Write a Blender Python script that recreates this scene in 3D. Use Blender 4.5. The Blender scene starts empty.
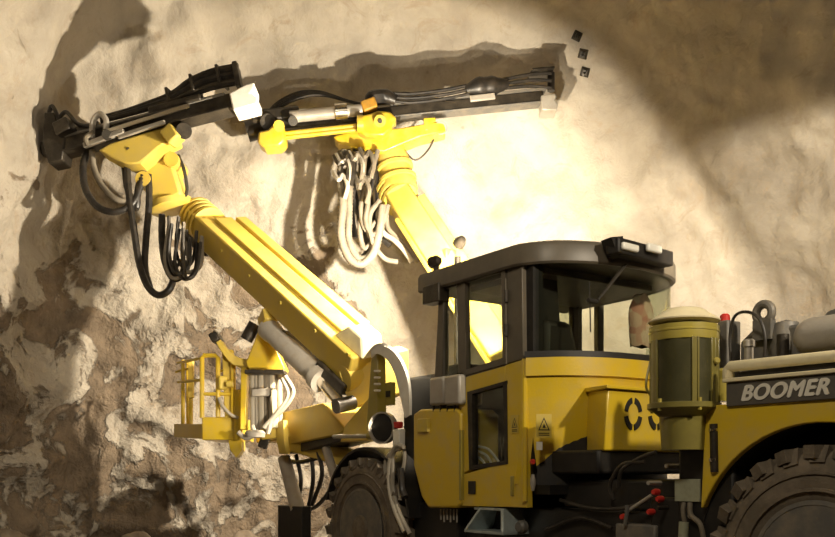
import bpy, math, random
from mathutils import Vector, Matrix, noise
PI = math.pi
V = Vector
random.seed(7)
scene = bpy.context.scene
col = scene.collection

# ------------------------------------------------------------------ camera
# world = the rig's own axes: x forward, y to its left (camera side), z up, metres
CAM = V((-2.68, 5.49, 1.2))
FWD = V((0.823, -0.569, 0)).normalized()
RGT = V((-0.569, -0.823, 0)).normalized()
FPX, CX, HY = 900.0, 417.5, 474.0
cd = bpy.data.cameras.new('camera'); cam = bpy.data.objects.new('camera', cd); col.objects.link(cam)
cd.sensor_width = 36.0; cd.lens = FPX/835*36.0
cd.shift_y = (HY-268.5)/835
cd.clip_start = 0.05; cd.clip_end = 200
cam.location = CAM
cam.rotation_euler = FWD.to_track_quat('-Z', 'Y').to_euler()
scene.camera = cam
scene.view_settings.view_transform = 'Standard'; scene.view_settings.look = 'None'
scene.view_settings.gamma = 1.0; scene.view_settings.use_curve_mapping = False
scene.view_settings.exposure = 0.0
w = bpy.data.worlds.new('world'); scene.world = w; w.use_nodes = True
w.node_tree.nodes['Background'].inputs[0].default_value = (0.02, 0.017, 0.012, 1)
w.node_tree.nodes['Background'].inputs[1].default_value = 0.15

def at(px, py, d):            # a point at picture position (px, py) and depth d
    return CAM + FWD*d + RGT*((px-CX)/FPX*d) + V((0, 0, (HY-py)/FPX*d))
def ony(px, py, y):           # the point of the plane y = const seen there
    r = FWD + RGT*((px-CX)/FPX); d = (y-CAM.y)/r.y
    return at(px, py, d)
def onx(px, py, x):
    r = FWD + RGT*((px-CX)/FPX); d = (x-CAM.x)/r.x
    return at(px, py, d)
def plan(u, d):               # camera-aligned ground coordinates
    p = CAM + FWD*d + RGT*u
    return V((p.x, p.y, 0))

# ------------------------------------------------------------------ lights
def lamp(name, kind, loc, target, power, color, size=0.1, angle=90, blend=0.15):
    l = bpy.data.lights.new(name, kind); l.energy = power; l.color = color
    if kind == 'SPOT':
        l.spot_size = math.radians(angle); l.spot_blend = blend; l.shadow_soft_size = size
    elif kind == 'AREA': l.shape = 'DISK'; l.size = size
    else: l.shadow_soft_size = size
    o = bpy.data.objects.new(name, l); col.objects.link(o); o.location = loc
    o.rotation_euler = (V(target)-V(loc)).to_track_quat('-Z', 'Y').to_euler()
    return o
WARM = (1.0, 0.865, 0.66)
LAMP_A = V((3.72, 0.88, 3.06))
MAIN = plan(0.42, 9.45)+V((0, 0, 3.60))              # flood lamp on an unseen mast, added to light wall and booms
lamp('added_mast_beam', 'SPOT', MAIN, MAIN + RGT*-.30 + FWD*.85 + V((0, 0, -.35)), 1300, WARM, 0.05, 172, 0.12)
lamp('added_mast_beam', 'SPOT', MAIN + V((0, 0, -.02)), MAIN + RGT*-.9 + FWD*.35 + V((0, 0, -.2)), 980, WARM, 0.05, 120, 0.4)  # second spot added at the same place to brighten the boom tops
LAMP_B = V((3.72, 0.05, 3.06))
lamp('roof_lamp_beam', 'SPOT', LAMP_A+V((.06, 0, 0)), LAMP_A+RGT*-.7+FWD*.7+V((0, 0, -.1)), 220, WARM, 0.04, 156, 0.2)
lamp('roof_lamp_beam', 'SPOT', LAMP_B+V((.06, 0, 0)), at(485, 222, 13.2), 3000, WARM, 0.04, 56, 1.0)
SIDE = plan(2.9, 3.5)+V((0, 0, 4.6))
lamp('right_wall_fill', 'SPOT', SIDE, at(800, 400, 10), 3300, WARM, 0.10, 58, 0.22)  # unseen spot added to brighten the right wall
lamp('cab_rear_fill', 'SPOT', plan(4.2, 1.6) + V((0, 0, 4.6)), at(620, 430, 6.3), 1100, WARM, 0.12, 50, 0.6)  # unseen spot added to brighten the rear of the cab
lamp('overhead_fill', 'AREA', plan(-.6, 1.2) + V((0, 0, 5.4)), at(560, 440, 7), 130, WARM, 0.6)  # unseen overhead area light, added as fill for the near side
HEAD = ony(379, 428, 1.16)
lamp('basket_fill', 'SPOT', HEAD, at(232, 385, 10.5), 280, WARM, 0.05, 36, 0.8)  # spot added at the headlamp housing to brighten the basket and its arm

# ------------------------------------------------------------------ materials
def nodes_of(name):
    m = bpy.data.materials.new(name); m.use_nodes = True
    nt = m.node_tree; return m, nt, nt.nodes, nt.links, nt.nodes['Principled BSDF']
def mk(name, c, rough=0.5, metal=0.0, dirt=None, amount=0.4, scale=6.0, bump=0.0, bscale=40, emit=0.0, coat=0.0):
    m, nt, N, L, B = nodes_of(name)
    B.inputs['Roughness'].default_value = rough; B.inputs['Metallic'].default_value = metal
    B.inputs['Base Color'].default_value = (*c, 1)
    if coat: B.inputs['Coat Weight'].default_value = coat; B.inputs['Coat Roughness'].default_value = 0.15
    g = N.new('ShaderNodeNewGeometry')
    if dirt:
        n = N.new('ShaderNodeTexNoise'); n.inputs['Scale'].default_value = scale; n.inputs['Detail'].default_value = 6
        n.inputs['Roughness'].default_value = 0.65
        L.new(g.outputs['Position'], n.inputs['Vector'])
        r = N.new('ShaderNodeValToRGB'); r.color_ramp.elements[0].position = 0.42; r.color_ramp.elements[1].position = 0.72
        r.color_ramp.elements[0].color = (0, 0, 0, 1); r.color_ramp.elements[1].color = (amount,)*3 + (1,)
        L.new(n.outputs['Fac'], r.inputs['Fac'])
        x = N.new('ShaderNodeMix'); x.data_type = 'RGBA'
        x.inputs['A'].default_value = (*c, 1); x.inputs['B'].default_value = (*dirt, 1)
        L.new(r.outputs['Color'], x.inputs['Factor']); L.new(x.outputs['Result'], B.inputs['Base Color'])
    if bump:
        n2 = N.new('ShaderNodeTexNoise'); n2.inputs['Scale'].default_value = bscale; n2.inputs['Detail'].default_value = 4
        L.new(g.outputs['Position'], n2.inputs['Vector'])
        b = N.new('ShaderNodeBump'); b.inputs['Strength'].default_value = bump; b.inputs['Distance'].default_value = 0.02
        L.new(n2.outputs['Fac'], b.inputs['Height']); L.new(b.outputs['Normal'], B.inputs['Normal'])
    if emit:
        B.inputs['Emission Color'].default_value = (*WARM, 1); B.inputs['Emission Strength'].default_value = emit
    return m
DUST = (0.42, 0.34, 0.22)
M = dict(
    yellow=mk('yellow_paint', (0.66, 0.46, 0.02), 0.38, 0, DUST, 0.35, 5, 0.06, 60, coat=0.3),
    boomyel=mk('boom_yellow_paint', (0.64, 0.47, 0.075), 0.45, 0, (0.50, 0.38, 0.16), 0.45, 4, 0.05, 50),
    cream=mk('cream_paint', (0.78, 0.70, 0.46), 0.5, 0, DUST, 0.3, 8),
    olive=mk('olive_yellow_paint', (0.33, 0.27, 0.045), 0.35, 0, (0.25, 0.2, 0.08), 0.4, 8, 0.05, 60, coat=0.3),
    dark=mk('dark_steel', (0.028, 0.023, 0.017), 0.45, 0.3, (0.10, 0.08, 0.055), 0.6, 7, 0.15, 60),
    black=mk('black_paint', (0.012, 0.011, 0.01), 0.5, 0, (0.04, 0.033, 0.025), 0.5, 6),
    canister=mk('dark_olive_plate', (0.05, 0.047, 0.02), 0.3, 0.2, (0.1, 0.09, 0.04), 0.5, 6),
    rubber=mk('black_rubber_hose', (0.016, 0.014, 0.012), 0.42, 0, (0.09, 0.07, 0.05), 0.5, 9),
    greyhose=mk('dusty_grey_hose', (0.20, 0.17, 0.125), 0.7, 0, (0.08, 0.065, 0.045), 0.6, 9),
    whitehose=mk('pale_hose', (0.40, 0.365, 0.30), 0.5, 0, DUST, 0.4, 9),
    tyre=mk('dusty_tyre_rubber', (0.12, 0.098, 0.07), 0.8, 0, (0.24, 0.19, 0.135), 0.8, 7, 0.25, 45),
    grey=mk('grey_painted_steel', (0.13, 0.125, 0.115), 0.5, 0.1, DUST, 0.35, 8, 0.08, 50),
    lightgrey=mk('dusty_light_steel', (0.42, 0.39, 0.34), 0.45, 0.2, (0.3, 0.24, 0.17), 0.5, 8, 0.1, 50),
    chrome=mk('bright_steel', (0.72, 0.68, 0.6), 0.22, 1.0),
    roof=mk('brown_grey_roof_paint', (0.10, 0.085, 0.062), 0.42, 0, (0.16, 0.13, 0.09), 0.5, 6),
    white=mk('white_plastic', (0.85, 0.82, 0.74), 0.5, 0, (0.6, 0.53, 0.4), 0.3, 12),
    plate=mk('grey_name_plate', (0.09, 0.082, 0.07), 0.5, 0, (0.16, 0.14, 0.1), 0.4, 8),
    letter=mk('pale_lettering', (0.72, 0.69, 0.6), 0.6),
    steel_blue=mk('galvanised_step', (0.45, 0.52, 0.52), 0.4, 0.4, (0.2, 0.2, 0.18), 0.5, 9),
    red=mk('red_plastic', (0.55, 0.03, 0.02), 0.4),
    lens=mk('lamp_lens', (0.85, 0.83, 0.75), 0.25),
    lit=mk('lit_lamp_lens', (1, .9, .7), 0.3, emit=25),
    sign=mk('yellow_sign', (0.60, 0.45, 0.06), 0.5, 0, DUST, 0.3, 20),
    tag=mk('pale_tag', (0.33, 0.34, 0.24), 0.6, 0, (0.2, 0.2, 0.13), 0.5, 20),
    seat=mk('dark_seat_vinyl', (0.022, 0.019, 0.016), 0.6, 0, (0.05, 0.04, 0.03), 0.4, 9),
    darkolive=mk('dark_olive_paint', (0.17, 0.145, 0.035), 0.3, 0, (0.1, 0.08, 0.03), 0.4, 8, coat=0.3),
    rustorange=mk('orange_steel', (0.50, 0.26, 0.03), 0.5, 0, (0.2, 0.12, 0.05), 0.5, 9),
)
# cab glass
m, nt, N, L, B = nodes_of('cab_glass'); N.remove(B)
tr = N.new('ShaderNodeBsdfTransparent'); tr.inputs['Color'].default_value = (0.80, 0.82, 0.76, 1)
gl = N.new('ShaderNodeBsdfGlossy'); gl.inputs['Roughness'].default_value = 0.03
lw = N.new('ShaderNodeLayerWeight'); lw.inputs['Blend'].default_value = 0.5
p4 = N.new('ShaderNodeMath'); p4.operation = 'POWER'; p4.inputs[1].default_value = 4; L.new(lw.outputs['Facing'], p4.inputs[0])
fr = N.new('ShaderNodeMath'); fr.operation = 'MULTIPLY_ADD'; fr.inputs[1].default_value = 0.5; fr.inputs[2].default_value = 0.035; L.new(p4.outputs[0], fr.inputs[0])
mx = N.new('ShaderNodeMixShader'); L.new(fr.outputs[0], mx.inputs[0]); L.new(tr.outputs[0], mx.inputs[1]); L.new(gl.outputs[0], mx.inputs[2])
L.new(mx.outputs[0], N['Material Output'].inputs['Surface']); M['glass'] = m
# checked cloth
m, nt, N, L, B = nodes_of('checked_cloth')
tc = N.new('ShaderNodeNewGeometry'); ck = N.new('ShaderNodeTexVoronoi'); ck.inputs['Scale'].default_value = 16
cr = N.new('ShaderNodeValToRGB'); cr.color_ramp.elements[0].color = (0.16, 0.06, 0.04, 1); cr.color_ramp.elements[1].color = (0.24, 0.20, 0.15, 1)
L.new(tc.outputs['Position'], ck.inputs['Vector']); L.new(ck.outputs['Color'], cr.inputs['Fac']); L.new(cr.outputs['Color'], B.inputs['Base Color']); B.inputs['Roughness'].default_value = 0.9
M['check'] = m
# rock and shotcrete
def rock_material(name, rockiness):
    m, nt, N, L, B = nodes_of(name)
    B.inputs['Roughness'].default_value = 0.85
    g = N.new('ShaderNodeNewGeometry')
    def nz(scale, detail=6, rough=0.6, dist=0.0):
        n = N.new('ShaderNodeTexNoise'); n.inputs['Scale'].default_value = scale; n.inputs['Detail'].default_value = detail
        n.inputs['Roughness'].default_value = rough; n.inputs['Distortion'].default_value = dist
        L.new(g.outputs['Position'], n.inputs['Vector']); return n.outputs['Fac']
    def ramp(f, a, b, ca=(0, 0, 0, 1), cb=(1, 1, 1, 1)):
        r = N.new('ShaderNodeValToRGB'); e = r.color_ramp.elements
        e[0].position = a; e[0].color = ca; e[1].position = b; e[1].color = cb
        L.new(f, r.inputs['Fac']); return r.outputs['Color']
    def mix(f, a, b, mode='MIX'):
        x = N.new('ShaderNodeMix'); x.data_type = 'RGBA'; x.blend_type = mode
        for s, q in (('Factor', f), ('A', a), ('B', b)):
            if isinstance(q, (int, float)): x.inputs[s].default_value = q
            elif isinstance(q, tuple): x.inputs[s].default_value = q
            else: L.new(q, x.inputs[s])
        return x.outputs['Result']
    def math_(op, a, b):
        x = N.new('ShaderNodeMath'); x.operation = op
        for i, q in enumerate((a, b)):
            if isinstance(q, (int, float)): x.inputs[i].default_value = q
            else: L.new(q, x.inputs[i])
        return x.outputs[0]
    shot = ramp(nz(0.7, 8, 0.62, 0.6), 0.3, 0.7, (0.29, 0.252, 0.20, 1), (0.50, 0.452, 0.375, 1))
    shot = mix(ramp(nz(2.6, 5, 0.7, 1.0), 0.55, 0.75), shot, (0.34, 0.275, 0.20, 1))
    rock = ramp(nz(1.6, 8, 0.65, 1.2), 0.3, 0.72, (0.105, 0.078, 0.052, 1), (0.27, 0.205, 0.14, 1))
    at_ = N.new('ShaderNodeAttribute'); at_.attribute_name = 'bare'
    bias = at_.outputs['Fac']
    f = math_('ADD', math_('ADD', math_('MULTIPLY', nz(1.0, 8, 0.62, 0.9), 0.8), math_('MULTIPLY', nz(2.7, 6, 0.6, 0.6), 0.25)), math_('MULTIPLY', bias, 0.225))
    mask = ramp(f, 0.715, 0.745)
    vein = ramp(nz(4.5, 6, 0.65, 1.5), 0.44, 0.56)
    vein2 = ramp(nz(1.15, 4, 0.6, 1.0), 0.5, 0.62)
    shot = mix(math_('MULTIPLY', math_('MULTIPLY', vein, vein2), math_('ADD', 0.12, math_('MULTIPLY', bias, 0.55))), shot, (0.20, 0.155, 0.105, 1))
    c = mix(mask, shot, rock)
    pits = ramp(nz(1.9, 3, 0.5, 0.4), 0.72, 0.76)
    c = mix(math_('MULTIPLY', pits, 0.55), c, (0.13, 0.095, 0.06, 1))
    L.new(c, B.inputs['Base Color'])
    h = math_('ADD', math_('MULTIPLY', nz(7, 6, 0.6, 0.3), 0.6), math_('MULTIPLY', nz(28, 4, 0.6), 0.22))
    h = math_('SUBTRACT', h, math_('MULTIPLY', mask, 0.35))
    b = N.new('ShaderNodeBump'); b.inputs['Distance'].default_value = 0.12; L.new(math_('ADD', 0.42, math_('MULTIPLY', bias, 0.58)), b.inputs['Strength'])
    L.new(h, b.inputs['Height']); L.new(b.outputs['Normal'], B.inputs['Normal'])
    return m
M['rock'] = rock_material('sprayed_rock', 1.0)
M['boulder'] = mk('brown_rock', (0.15, 0.115, 0.08), 0.85, 0, (0.27, 0.22, 0.155), 0.7, 4, 0.6, 14)
M['muck'] = mk('muddy_gravel', (0.13, 0.10, 0.07), 0.9, 0, (0.22, 0.17, 0.12), 0.7, 3, 0.6, 20)

# ------------------------------------------------------------------ mesh helpers
WLOC = {}
class MB:
    def __init__(s): s.v = []; s.f = []
    def add(s, vs, fs):
        k = len(s.v); s.v += [V(p) for p in vs]; s.f += [tuple(i+k for i in f) for f in fs]; return s
    def hexa(s, b, t): return s.add(list(b)+list(t), [(3, 2, 1, 0), (4, 5, 6, 7), (0, 1, 5, 4), (1, 2, 6, 5), (2, 3, 7, 6), (3, 0, 4, 7)])
    def box(s, c, size, R=None):
        c = V(c); hx, hy, hz = (q/2 for q in size)
        p = [V((x*hx, y*hy, z*hz)) for z in (-1, 1) for x, y in ((-1, -1), (1, -1), (1, 1), (-1, 1))]
        if R is not None: p = [R @ q for q in p]
        p = [q+c for q in p]; return s.hexa(p[:4], p[4:])
    def lim(s, x0, x1, y0, y1, z0, z1): return s.box(((x0+x1)/2, (y0+y1)/2, (z0+z1)/2), (abs(x1-x0), abs(y1-y0), abs(z1-z0)))
    def beam(s, a, b, wd, h, up=(0, 0, 1), w2=None, h2=None):
        a, b = V(a), V(b); ax = (b-a).normalized(); sd = ax.cross(V(up)).normalized(); u = sd.cross(ax)
        w2 = wd if w2 is None else w2; h2 = h if h2 is None else h2
        q = lambda p, W, H: [p-sd*W/2-u*H/2, p+sd*W/2-u*H/2, p+sd*W/2+u*H/2, p-sd*W/2+u*H/2]
        return s.hexa(q(a, wd, h), q(b, w2, h2))
    def prism(s, poly, vec):
        n = len(poly); poly = [V(p) for p in poly]; vec = V(vec)
        return s.add(poly+[p+vec for p in poly], [tuple(range(n-1, -1, -1)), tuple(range(n, 2*n))]+[(i, (i+1) % n, n+(i+1) % n, n+i) for i in range(n)])
    def tube(s, pts, r, n=8, cap=True):
        pts = [V(p) for p in pts]; m_ = len(pts); rs = r if isinstance(r, (list, tuple)) else [r]*m_
        t0 = (pts[1]-pts[0]).normalized(); ref = V((0, 0, 1)) if abs(t0.z) < .9 else V((1, 0, 0))
        u = t0.cross(ref).normalized(); vs = []; fs = []
        for i, p in enumerate(pts):
            t = (pts[min(i+1, m_-1)]-pts[max(i-1, 0)]).normalized()
            u = (u-t*u.dot(t)).normalized(); w_ = t.cross(u)
            vs += [p+(u*math.cos(2*PI*k/n)+w_*math.sin(2*PI*k/n))*rs[i] for k in range(n)]
        for i in range(m_-1):
            for k in range(n): fs.append((i*n+k, i*n+(k+1) % n, (i+1)*n+(k+1) % n, (i+1)*n+k))
        if cap: fs.append(tuple(range(n-1, -1, -1))); fs.append(tuple((m_-1)*n+k for k in range(n)))
        return s.add(vs, fs)
    def cyl(s, a, b, r, r2=None, n=20): return s.tube([a, b], [r, r if r2 is None else r2], n)
    def lathe(s, o, axis, prof, n=32, ph=0.0):      # prof: (radius, distance along axis)
        o, ax = V(o), V(axis).normalized(); ref = V((0, 0, 1)) if abs(ax.z) < .9 else V((1, 0, 0))
        u = ax.cross(ref).normalized(); w_ = ax.cross(u); vs = []; fs = []
        for r, t in prof: vs += [o+ax*t+(u*math.cos(2*PI*k/n+ph)+w_*math.sin(2*PI*k/n+ph))*max(r, 1e-4) for k in range(n)]
        for i in range(len(prof)-1):
            for k in range(n): fs.append((i*n+k, i*n+(k+1) % n, (i+1)*n+(k+1) % n, (i+1)*n+k))
        if prof[0] != prof[-1]:
            fs.append(tuple(range(n-1, -1, -1))); fs.append(tuple((len(prof)-1)*n+k for k in range(n)))
        return s.add(vs, fs)
    def sheet(s, rows, thick):                       # grid of points given a thickness along its normals
        R_, C_ = len(rows), len(rows[0]); P = [[V(p) for p in r] for r in rows]; off = []
        for i in range(R_):
            for j in range(C_):
                a = P[min(i+1, R_-1)][j]-P[max(i-1, 0)][j]; b = P[i][min(j+1, C_-1)]-P[i][max(j-1, 0)]
                off.append(P[i][j]+a.cross(b).normalized()*thick)
        vs = [p for r in P for p in r]+off; n = R_*C_; fs = []
        for i in range(R_-1):
            for j in range(C_-1):
                q = (i*C_+j, i*C_+j+1, (i+1)*C_+j+1, (i+1)*C_+j); fs.append(q); fs.append(tuple(n+k for k in reversed(q)))
        ring = [j for j in range(C_)]+[i*C_+C_-1 for i in range(1, R_)]+[(R_-1)*C_+j for j in range(C_-2, -1, -1)]+[i*C_ for i in range(R_-2, 0, -1)]
        for k in range(len(ring)):
            a, b = ring[k], ring[(k+1) % len(ring)]; fs.append((b, a, n+a, n+b))
        return s.add(vs, fs)
    def build(s, name, mat, parent=None, bevel=0.0, angle=35, label=None, fix=True):
        lo = V([min(p[i] for p in s.v) for i in range(3)]); hi = V([max(p[i] for p in s.v) for i in range(3)]); c = (lo+hi)/2
        me = bpy.data.meshes.new(name); me.from_pydata([p-c for p in s.v], [], s.f); me.materials.append(M[mat] if isinstance(mat, str) else mat)
        if fix:
            import bmesh
            bm = bmesh.new(); bm.from_mesh(me); bmesh.ops.recalc_face_normals(bm, faces=bm.faces); bm.to_mesh(me); bm.free()
        me.shade_smooth(); me.set_sharp_from_angle(angle=math.radians(angle)); me.update()
        o = bpy.data.objects.new(name, me); col.objects.link(o); o.location = c; WLOC[o.name] = c.copy()
        if parent is not None:
            o.parent = parent; o.matrix_parent_inverse = Matrix.Translation(-WLOC[parent.name])
        if bevel:
            bv = o.modifiers.new('edge', 'BEVEL'); bv.width = bevel; bv.segments = 2; bv.limit_method = 'ANGLE'; bv.angle_limit = math.radians(40)
        if label: o['label'] = label
        return o
def again(o, loc, parent, rot=None):                 # a copy of one piece, sharing its mesh
    c = o.copy(); col.objects.link(c); c.parent = parent; c.matrix_parent_inverse = Matrix.Translation(-WLOC[parent.name]); c.location = loc
    if rot: c.rotation_euler = rot
    WLOC[c.name] = V(loc); return c
def empty(name, loc, label, cat, parent=None, group=None):
    o = bpy.data.objects.new(name, None); o.empty_display_size = .2; col.objects.link(o); o.location = loc; WLOC[o.name] = V(loc)
    if label: o['label'] = label
    if cat: o['category'] = cat
    if group: o['group'] = group
    return o
def smooth(pts, k=6):
    pts = [V(p) for p in pts]; P = [2*pts[0]-pts[1]]+pts+[2*pts[-1]-pts[-2]]; out = []
    for i in range(1, len(P)-2):
        a, b, c, d = P[i-1:i+3]
        for j in range(k):
            t = j/k; out.append(0.5*((2*b)+(c-a)*t+(2*a-5*b+4*c-d)*t*t+(3*b-a-3*c+d)*t**3))
    out.append(pts[-1]); return out
def hose(pix, r, name, mat, parent, k=6, n=8, label=None):   # pix: (px, py, depth) way-points
    return MB().tube(smooth([at(*p) for p in pix], k), r, n).build(name, mat, parent, label=label)
def ribbed(pix, r, name, mat, parent, k=16, label=None):     # corrugated hose
    pts = smooth([at(*p) for p in pix], k); rs = [r*(1.0 if i % 2 else 0.82) for i in range(len(pts))]
    return MB().tube(pts, rs, 10).build(name, mat, parent, angle=80, label=label)

# ------------------------------------------------------------------ tunnel
PLAN = [(-5.9, 8.3), (-5.25, 10.5), (-5.05, 11.3), (-4.6, 12.2), (-3.9, 12.5), (-2.6, 12.9), (-1.2, 13.3), (0.4, 13.7), (1.9, 13.6), (3.2, 12.9),
        (4.3, 11.8), (5.2, 10.7), (6.4, 9.0), (7.5, 6.5), (8.2, 3.0), (8.0, -1.0), (5.5, -5.0), (0.0, -6.5), (-5.5, -5.0), (-8.0, -1.0), (-8.2, 3.0), (-7.0, 6.0)]
CU, CD, HT = 0.0, 5.5, 8.9
def loop_point(t):
    n = len(PLAN); i = int(t) % n; f = t-int(t); q = [V((*PLAN[(i+k-1) % n], 0)) for k in range(4)]; a, b, c, d = q
    return 0.5*((2*b)+(c-a)*f+(2*a-5*b+4*c-d)*f*f+(3*b-a-3*c+d)*f**3)
def shell_point(t, s):                                # s = 0 floor .. 1 crown
    ph = s*PI/2*0.995; k = math.cos(ph)**0.32; z = HT*math.sin(ph)**0.95-0.3
    p = loop_point(t); return plan(CU+(p.x-CU)*k, CD+(p.y-CD)*k)+V((0, 0, z))
def build_shell():
    ts = []; n = len(PLAN)
    for i in range(n): # fine where the photograph looks
        k = 44 if i < 12 or i == n-1 else 10
        ts += [i+j/k for j in range(k)]
    S = [0.82*i/190 for i in range(190)]+[0.82+0.18*i/16 for i in range(17)]
    nt_, ns = len(ts), len(S); vs = []; bare = []
    base = [[shell_point(t, s) for s in S] for t in ts]
    for i in range(nt_):
        for j in range(ns):
            p = base[i][j]
            a = base[(i+1) % nt_][j]-base[i-1][j]; b = base[i][min(j+1, ns-1)]-base[i][max(j-1, 0)]
            nn = a.cross(b); nn = nn.normalized() if nn.length > 1e-9 else V((0, 0, 1))
            r = p-CAM; d = r.dot(FWD); u = r.dot(RGT)
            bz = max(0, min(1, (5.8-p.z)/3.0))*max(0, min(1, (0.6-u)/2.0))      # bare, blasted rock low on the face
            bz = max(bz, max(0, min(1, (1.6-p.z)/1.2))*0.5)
            h = 0.32*noise.fractal(p*0.45, 0.9, 2.1, 4)+0.05*noise.fractal(p*1.7+V((7, 1, 3)), 0.8, 2.0, 4)
            if bz > 0:
                c = noise.voronoi(p*0.9+V((0, 0, 2)))[0]; c2 = noise.voronoi(p*2.4)[0]
                h += bz*(0.42*(c[1]-c[0])-0.12 + 0.10*(c2[1]-c2[0]) + 0.10*noise.ridged_multi_fractal(p*1.3, 0.9, 2.0, 4, 1.0, 2.0)-0.1)
            fade = min(1, max(0, (1-S[j])*6))
            vs.append(p+nn*h*fade*(-1)); bare.append(bz)
    idx = lambda i, j: (i % nt_)*ns+j
    groups = {}
    for i in range(nt_):
        t = ts[i]
        side = 'wall_left' if (t < 2.6 or t >= 18) else 'wall_front' if t < 7.6 else 'wall_right' if t < 14.5 else 'wall_back'
        for j in range(ns-1):
            groups.setdefault('ceiling' if S[j] > 0.60 else side, []).append((idx(i, j), idx(i+1, j), idx(i+1, j+1), idx(i, j+1)))
    # normals shared over the seams
    nor = [V((0, 0, 0)) for _ in vs]
    for fs in groups.values():
        for f in fs:
            q = (vs[f[2]]-vs[f[0]]).cross(vs[f[3]]-vs[f[1]])
            for k in f: nor[k] += q
    for name, fs in groups.items():
        used = sorted({k for f in fs for k in f}); mp = {k: i for i, k in enumerate(used)}
        me = bpy.data.meshes.new(name); me.from_pydata([vs[k] for k in used], [], [tuple(mp[k] for k in f) for f in fs])
        me.shade_smooth(); me.materials.append(M['rock'])
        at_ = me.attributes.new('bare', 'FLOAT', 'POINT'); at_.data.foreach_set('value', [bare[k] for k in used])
        me.normals_split_custom_set_from_vertices([nor[k].normalized() for k in used])
        o = bpy.data.objects.new(name, me); col.objects.link(o); o['kind'] = 'structure'
build_shell()
fl = MB(); gx = [-14+28*i/70 for i in range(71)]
fl.add([plan(a, b+4)+V((0, 0, 0.03*noise.noise(V((a, b, 0))*1.2)-0.02)) for a in gx for b in gx], [(i*71+j, (i+1)*71+j, (i+1)*71+j+1, i*71+j+1) for i in range(70) for j in range(70)])
o = fl.build('floor', 'muck'); o['kind'] = 'structure'

# ------------------------------------------------------------------ the rig
rig = empty('drill_rig', (2.3, 0, 0), 'yellow two-boom underground drill rig with a glazed cab, standing before the rock face', 'drill rig')
YS = 1.05     # the side face towards the camera

# chassis
ch = MB(); ch.lim(-1.6, 5.3, -.45, .45, .55, 1.05); ch.lim(3.75, 4.05, -.8, .8, .5, 1.5)
ch.lim(.75, 3.3, -.9, .86, .62, .95); ch.lim(1.0, 2.2, -.85, .80, .95, 1.16); ch.cyl((0, -.9, .68), (0, .9, .68), .16); ch.cyl((4.6, -.9, .68), (4.6, .9, .68), .16)
chassis = ch.build('chassis', 'black', rig, .02)
for x in (1.0, 1.5): pass

# wheels
def wheel(x, y, sgn):
    ax = V((0, sgn, 0)); o_ = V((x, y, .68))     # y = outer face
    prof = [(.36, -.02), (.40, .0), (.47, .012), (.55, .008), (.60, -.01), (.635, -.05), (.65, -.10), (.65, -.30), (.635, -.35), (.60, -.39), (.50, -.41), (.36, -.38), (.36, -.02)]
    t = MB().lathe(o_, ax, prof, 56)
    n = 24
    for k in range(n):
        for off, dep, sk in ((0, -.10, .07), (.5, -.30, -.07)):
            a = 2*PI*(k+off)/n; rad = V((math.cos(a), 0, math.sin(a))); tan = V((-math.sin(a), 0, math.cos(a)))
            p = o_+ax*dep
            i_, j_ = p+rad*.63+tan*sk*.6-ax*.11*(-1 if dep > -.2 else 1)*(-1), p+rad*.63-tan*sk*.6+ax*.11*(-1 if dep > -.2 else 1)*(-1)
            t.beam(i_+rad*.008, j_+rad*.008, .085, .07, rad)
        a = 2*PI*(k+.02)/n; rad = V((math.cos(a), 0, math.sin(a)))          # shoulder lug seen on the side wall
        t.beam(o_+rad*.575-ax*.006, o_+rad*.665-ax*.05, .085, .035, ax)
    # moulded rings on the side wall
    t.lathe(o_, ax, [(.425, .0), (.43, .022), (.445, .022), (.45, .0), (.425, .0)], 48)
    t.lathe(o_, ax, [(.515, .0), (.52, .02), (.53, .02), (.535, .0), (.515, .0)], 48)
    ty = t.build('wheel', 'tyre', rig, angle=40)
    rim = MB().lathe(o_, ax, [(.385, .012), (.36, .016), (.345, -.01), (.33, -.07), (.25, -.10), (.20, -.09), (.19, -.05), (.0, -.05)], 40).build('rim', 'grey', ty)
    hub = MB().lathe(o_, ax, [(.15, -.06), (.145, .0), (.12, .03), (.05, .045), (.0, .045)], 28).build('hub', 'tyre', ty)
    n0 = None
    for k in range(10):
        a = 2*PI*k/10; c = o_+V((math.cos(a)*.222, 0, math.sin(a)*.222))-ax*.075
        if n0 is None: n0 = MB().cyl(c-ax*.02, c+ax*.02, .018, n=6).build('wheel_nut', 'lightgrey', ty)
        else: again(n0, c, ty)
    return ty
wheel(0, 1.1, 1); wheel(4.6, 1.1, 1); wheel(0, -1.1, -1); wheel(4.6, -1.1, -1)

# rear body: side panel with wheel arch, name plate, rail
R_ = .79; poly = []
for a in range(0, 181, 6):
    x, z = R_*math.cos(math.radians(a)), .68+R_*math.sin(math.radians(a)); poly.append(V((x, 1.1, z)))
poly = [V((.80, 1.1, .9))]+[p for p in poly if p.z > .9 or True]
side = [V((.735, 1.1, 1.0))]+[p for p in poly[1:] if p.z >= .98]+[V((-1.75, 1.1, 1.0)), V((-1.75, 1.1, 1.60)), V((.70, 1.1, 1.60))]
fender = MB().prism(side, (0, -.05, 0)).build('rear_fender', 'yellow', rig, .008)
mb = MB(); rows = []
for a in range(0, 181, 8): # dark inner arch
    c, s_ = math.cos(math.radians(a)), math.sin(math.radians(a)); rows.append([V((R_*c, 1.05, .68+R_*s_)), V((R_*c, .55, .68+R_*s_))])
mb.sheet(rows, .02).build('arch_liner', 'black', fender)
MB().lim(.60, -1.75, .62, 1.05, 1.50, 1.60).build('rear_deck', 'yellow', rig, .01)
MB().lim(.58, -1.75, .5, .62, .9, 1.7).build('inner_panel', 'black', fender)
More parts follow.
